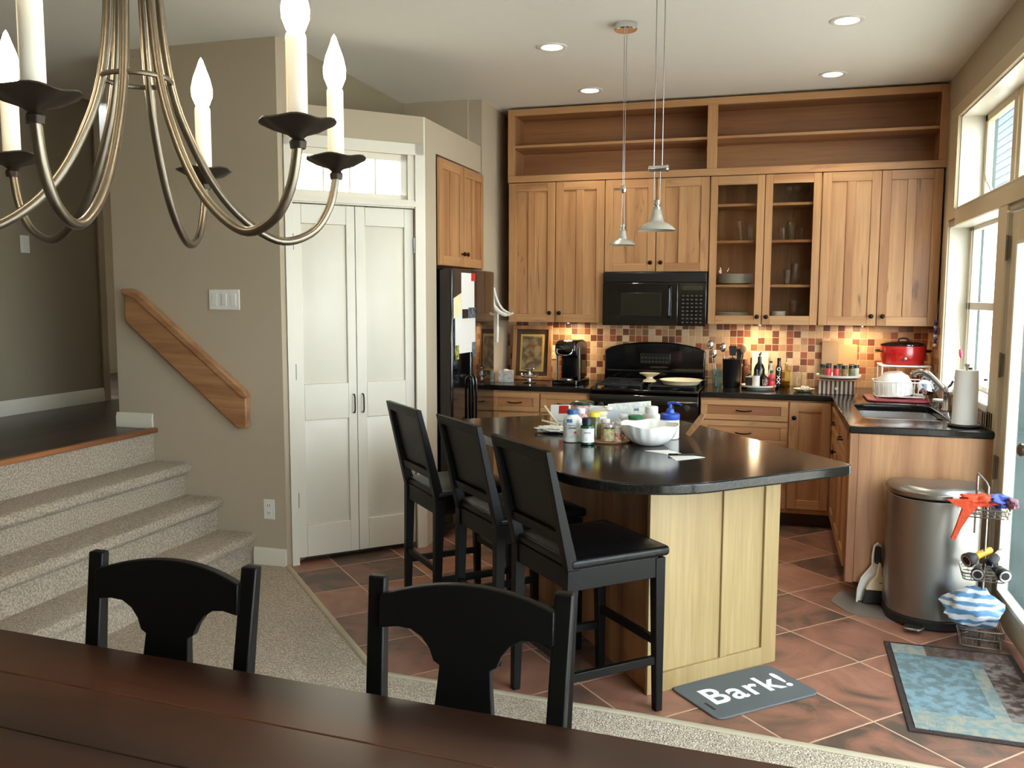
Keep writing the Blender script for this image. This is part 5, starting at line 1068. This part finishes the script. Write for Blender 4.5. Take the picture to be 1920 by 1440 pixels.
tag(MB().prism(round_poly([(-.19, -.20), (.17, -.20), (.17, .19), (-.19, .19)], .05), 0, .012).build('drying_mat', 'maroon', None, .005, loc=(.785, 6.02, CT)), 'dark red rubber drying mat beneath the dish rack', 'mat')
rk2 = thing('dish_rack', 'white wire dish rack on the dark red mat', 'dish rack', (.80, 6.05, CT+.0125), math.radians(-2))
mb = MB(); w, d = .145, .115
mb.tube([(x*1.07, y*1.07, .105) for x, y in round_poly([(-w, -d), (w, -d), (w, d), (-w, d)], .03, 4)], .0038, 8, closed=True); mb.tube([(x, y, .012) for x, y in round_poly([(-w, -d), (w, -d), (w, d), (-w, d)], .03, 4)], .0032, 8, closed=True)
for i in range(11):
    x = -w+.02+i*(2*w-.04)/10; mb.tube([(x*1.05, -d*1.07, .105), (x, -d, .012), (x, d, .012), (x*1.05, d*1.07, .105)], .0018, 6)
for i in range(7):
    y = -d+.02+i*(2*d-.04)/6; mb.tube([(-w*1.07, y, .105), (-w, y, .012), (w, y, .012), (w*1.07, y, .105)], .0018, 6)
for x in (-w+.01, w-.01):
    for y in (-d+.01, d-.01): mb.tube([(x, y, .012), (x, y, .0)], .003, 6)
mb.build('wire_frame', 'white_plastic', rk2)
t = thing('mixing_bowl', 'large white bowl upside down in the dish rack', 'bowl', (.775, 6.05, CT+.030), 0); o = MB().lathe([(.118, 0), (.120, .003), (.112, .06), (.09, .115), (.06, .135), (.055, .143), (0, .143)], (0, 0, 0), 40).build('bowl', 'white_ceramic', t); o.rotation_euler = (.05, -.12, 0)
t = thing('steel_pot', 'small shiny steel pan leaning at the right of the dish rack', 'pan', (.955, 5.965, CT+.10)); o = MB().shell([(.05, 0), (.055, .004), (.06, .06)], .002, (0, 0, -.03), 28).build('pan', 'chrome', t); o.rotation_euler = (.9, .5, 0); MB().tube([(.02, -.05, -.02), (.035, -.12, -.05), (.04, -.17, -.075)], .006, 8).build('pan_handle', 'rubber', t)
bottle('white sponge holder caddy beside the faucet base', .965, 5.66, .03, .05, 'chrome', 'white_plastic', None, .9, .2, name='sponge_holder', cat='holder')
bottle('small clear dish soap bottle with lavender label by the faucet', 1.02, 5.72, .022, .13, 'silver_lavender', 'white_plastic', None, .5, .2)
# paper towels
pt = thing('paper_towel_holder', 'standing paper towel roll on a dark ringed holder at the counter end', 'paper towels', (.955, 4.86, CT)); MB().lathe([(.075, 0), (.078, .004), (.075, .010), (.06, .012), (0, .012)], (0, 0, 0), 36).build('base', 'iron', pt)
MB().lathe([(.060, .013), (.0595, .014), (.055, .25), (.052, .285), (.022, .285), (.022, .28), (0, .28)], (0, 0, 0), 40, wav=lambda r, z, a, j: (r*(1+.012*math.sin(a*2+z*9)), z)).build('towel_roll', 'paper', pt, smooth=60); MB().lathe([(.004, .28), (.004, .298), (.010, .302), (.014, .312), (.012, .316), (0, .317)], (0, 0, 0), 16).build('finial', 'steel', pt)
nh = thing('wire_napkin_holder', 'small black wire stand behind the paper towels', 'holder', (1.045, 4.80, CT)); mb = MB()
for y in (-.04, 0, .04): mb.tube([(-.012, y, .0035), (-.012, y, .075), (.01, y, .08), (.01, y, .0035)], .003, 6)
mb.tube([(-.012, -.05, .0035), (-.012, .05, .0035)], .0035, 6).build('wire_frame', 'iron', nh)
# sill things
SZ = WZ0+.003
t = thing('bottle', 'clear glass bottle with black cap on the window sill', 'bottle', (1.12, 5.22, SZ)); MB().shell([(.016, 0), (.018, .004), (.018, .065), (.008, .082), (.008, .095)], .0015, (0, 0, 0), 18).build('body', 'thin_glass', t); MB().cyl((0, 0, .095), .010, .010, 14).build('cap', 'rubber', t)
mat('teal_plastic', (40, 150, 160), .35, vary=0); bottle('teal bottle on the window sill nearest the glass door', 1.13, 5.04, .02, .085, 'teal_plastic', 'teal_plastic', None, .6, .2)
hb = thing('hummingbird_ornament', 'pink glass bird on a thin stem in front of the bright window', 'ornament', (1.10, 5.80, SZ)); MB().tube([(0, 0.06, 0), (0, .05, .08), (.0, .02, .20), (0, .10, .34)], .0012, 6).build('stem', 'white_trim', hb)
mat('pink_glass', (236, 70, 120), .2, vary=.05); o = MB().blob((0, 0, .0), .009, .014, .035, .1, 2, 1, 14, 10).build('body', 'pink_glass', hb, loc=(0, -.0, .205)); o.rotation_euler = (-.75, 0, 0)
MB().prism([(-.0, 0), (.028, .012), (.034, .032), (.01, .024)], -.001, .001, 'x').build('wing', 'pink_glass', hb, loc=(.0, -.012, .20))
pb = thing('beaded_ornament', 'purple and white beaded ornament hanging at the window corner', 'ornament', (1.045, 6.34, 1.25)); mat('bead_purple', (86, 76, 130), .25, vary=.2); mat('bead_white', (214, 214, 224), .25, vary=0)
for i in range(9): MB().blob((0, .012*math.sin(i*2.2), .02*i), .012, .013, .011, .15, 2, i, 12, 8).build('bead', 'bead_purple' if i % 3 else 'bead_white', pb)
MB().tube([(0, 0, .17), (.012, 0, .30)], .0008, 5).build('string', 'white_trim', pb)
# dishes behind the glass doors
def zsh(k): return 1.372 + (.0205, .2805, .5905, .8465)[k]
def plates(n, x, z, r, dz, grp, where):
    src = None
    for i in range(n):
        lb = 'white plate %s, %s' % (where, 'bottom of its stack' if i == 0 else 'top of its stack' if i == n-1 else 'inside its stack')
        if src is None: src = MB().lathe([(r*.55, 0), (r*.6, .002), (r, .014), (r, .016), (r*.6, .006), (0, .005)], (0, 0, 0), 36).build('dinner_plate', 'white_ceramic', None, loc=(x, 6.57, z)); o = src
        else: o = src.copy(); COL.objects.link(o); o.location.z = z+dz*i
        tag(o, lb, 'plate', grp)
plates(9, -.262, zsh(1), .125, .0075, 'plates stacked on the lower shelf', 'on the lower shelf behind the left glass door')
plates(7, -.275, zsh(0), .115, .0075, 'plates stacked on the cabinet floor', 'on the cabinet floor behind the left glass door')
src = None
for i in range(4):
    if src is None: src = MB().shell([(.025, 0), (.03, .003), (.05, .022), (.054, .03)], .003, (0, 0, 0), 28).build('small_bowl', 'white_ceramic', None, loc=(.045, 6.53, zsh(0))); o = src
    else: o = src.copy(); COL.objects.link(o); o.location.z += .014*i
    tag(o, 'small white bowl behind the right glass door, ' + ('bottom of its stack', 'second in its stack', 'third in its stack', 'top of its stack')[i], 'bowl', 'small bowls in the glass cabinet')
gl = None; spots = [(-.235, 6.52, 2, .027, .14, 'tall glass at the middle shelf behind the left glass door'), (-.165, 6.55, 2, .027, .12, 'glass at the right end of the middle shelf, left glass door'), (.055, 6.50, 2, .03, .09, 'short glass at the left of the middle shelf, right glass door'), (.115, 6.56, 2, .034, .13, 'wide glass in the middle of the middle shelf, right glass door'), (.185, 6.54, 2, .026, .085, 'small glass at the right of the middle shelf, right glass door'),
  (.10, 6.50, 1, .028, .105, 'glass in front on the lower shelf, right glass door'), (.155, 6.56, 1, .034, .15, 'large glass behind on the lower shelf, right glass door'), (.225, 6.53, 1, .026, .11, 'glass at the right end of the lower shelf, right glass door'), (.15, 6.56, 0, .034, .15, 'tall glass on the cabinet floor, right glass door'), (.205, 6.52, 0, .028, .12, 'glass at the right of the cabinet floor, right glass door')]
for x, y, k, r, h, lb in spots: tumbler(lb, x, y, zsh(k), r, h, 'glasses behind the cabinet glass doors')
for i, (x, lb) in enumerate(((.09, 'stemmed wine glass at the left of the top shelf'), (.15, 'stemmed wine glass in the middle of the top shelf'), (.205, 'stemmed wine glass at the right of the top shelf'))):
    tag(MB().lathe([(.028, 0), (.026, .002), (.003, .005), (.003, .055), (.018, .068), (.029, .09), (.030, .115), (.026, .135), (.0245, .135), (.0285, .113), (.027, .092), (.016, .072), (0, .066)], (0, 0, 0), 24).build('wine_glass', 'thin_glass', None, loc=(x, 6.56, zsh(3))), lb+' behind the right glass door', 'glass', 'wine glasses on the top shelf')
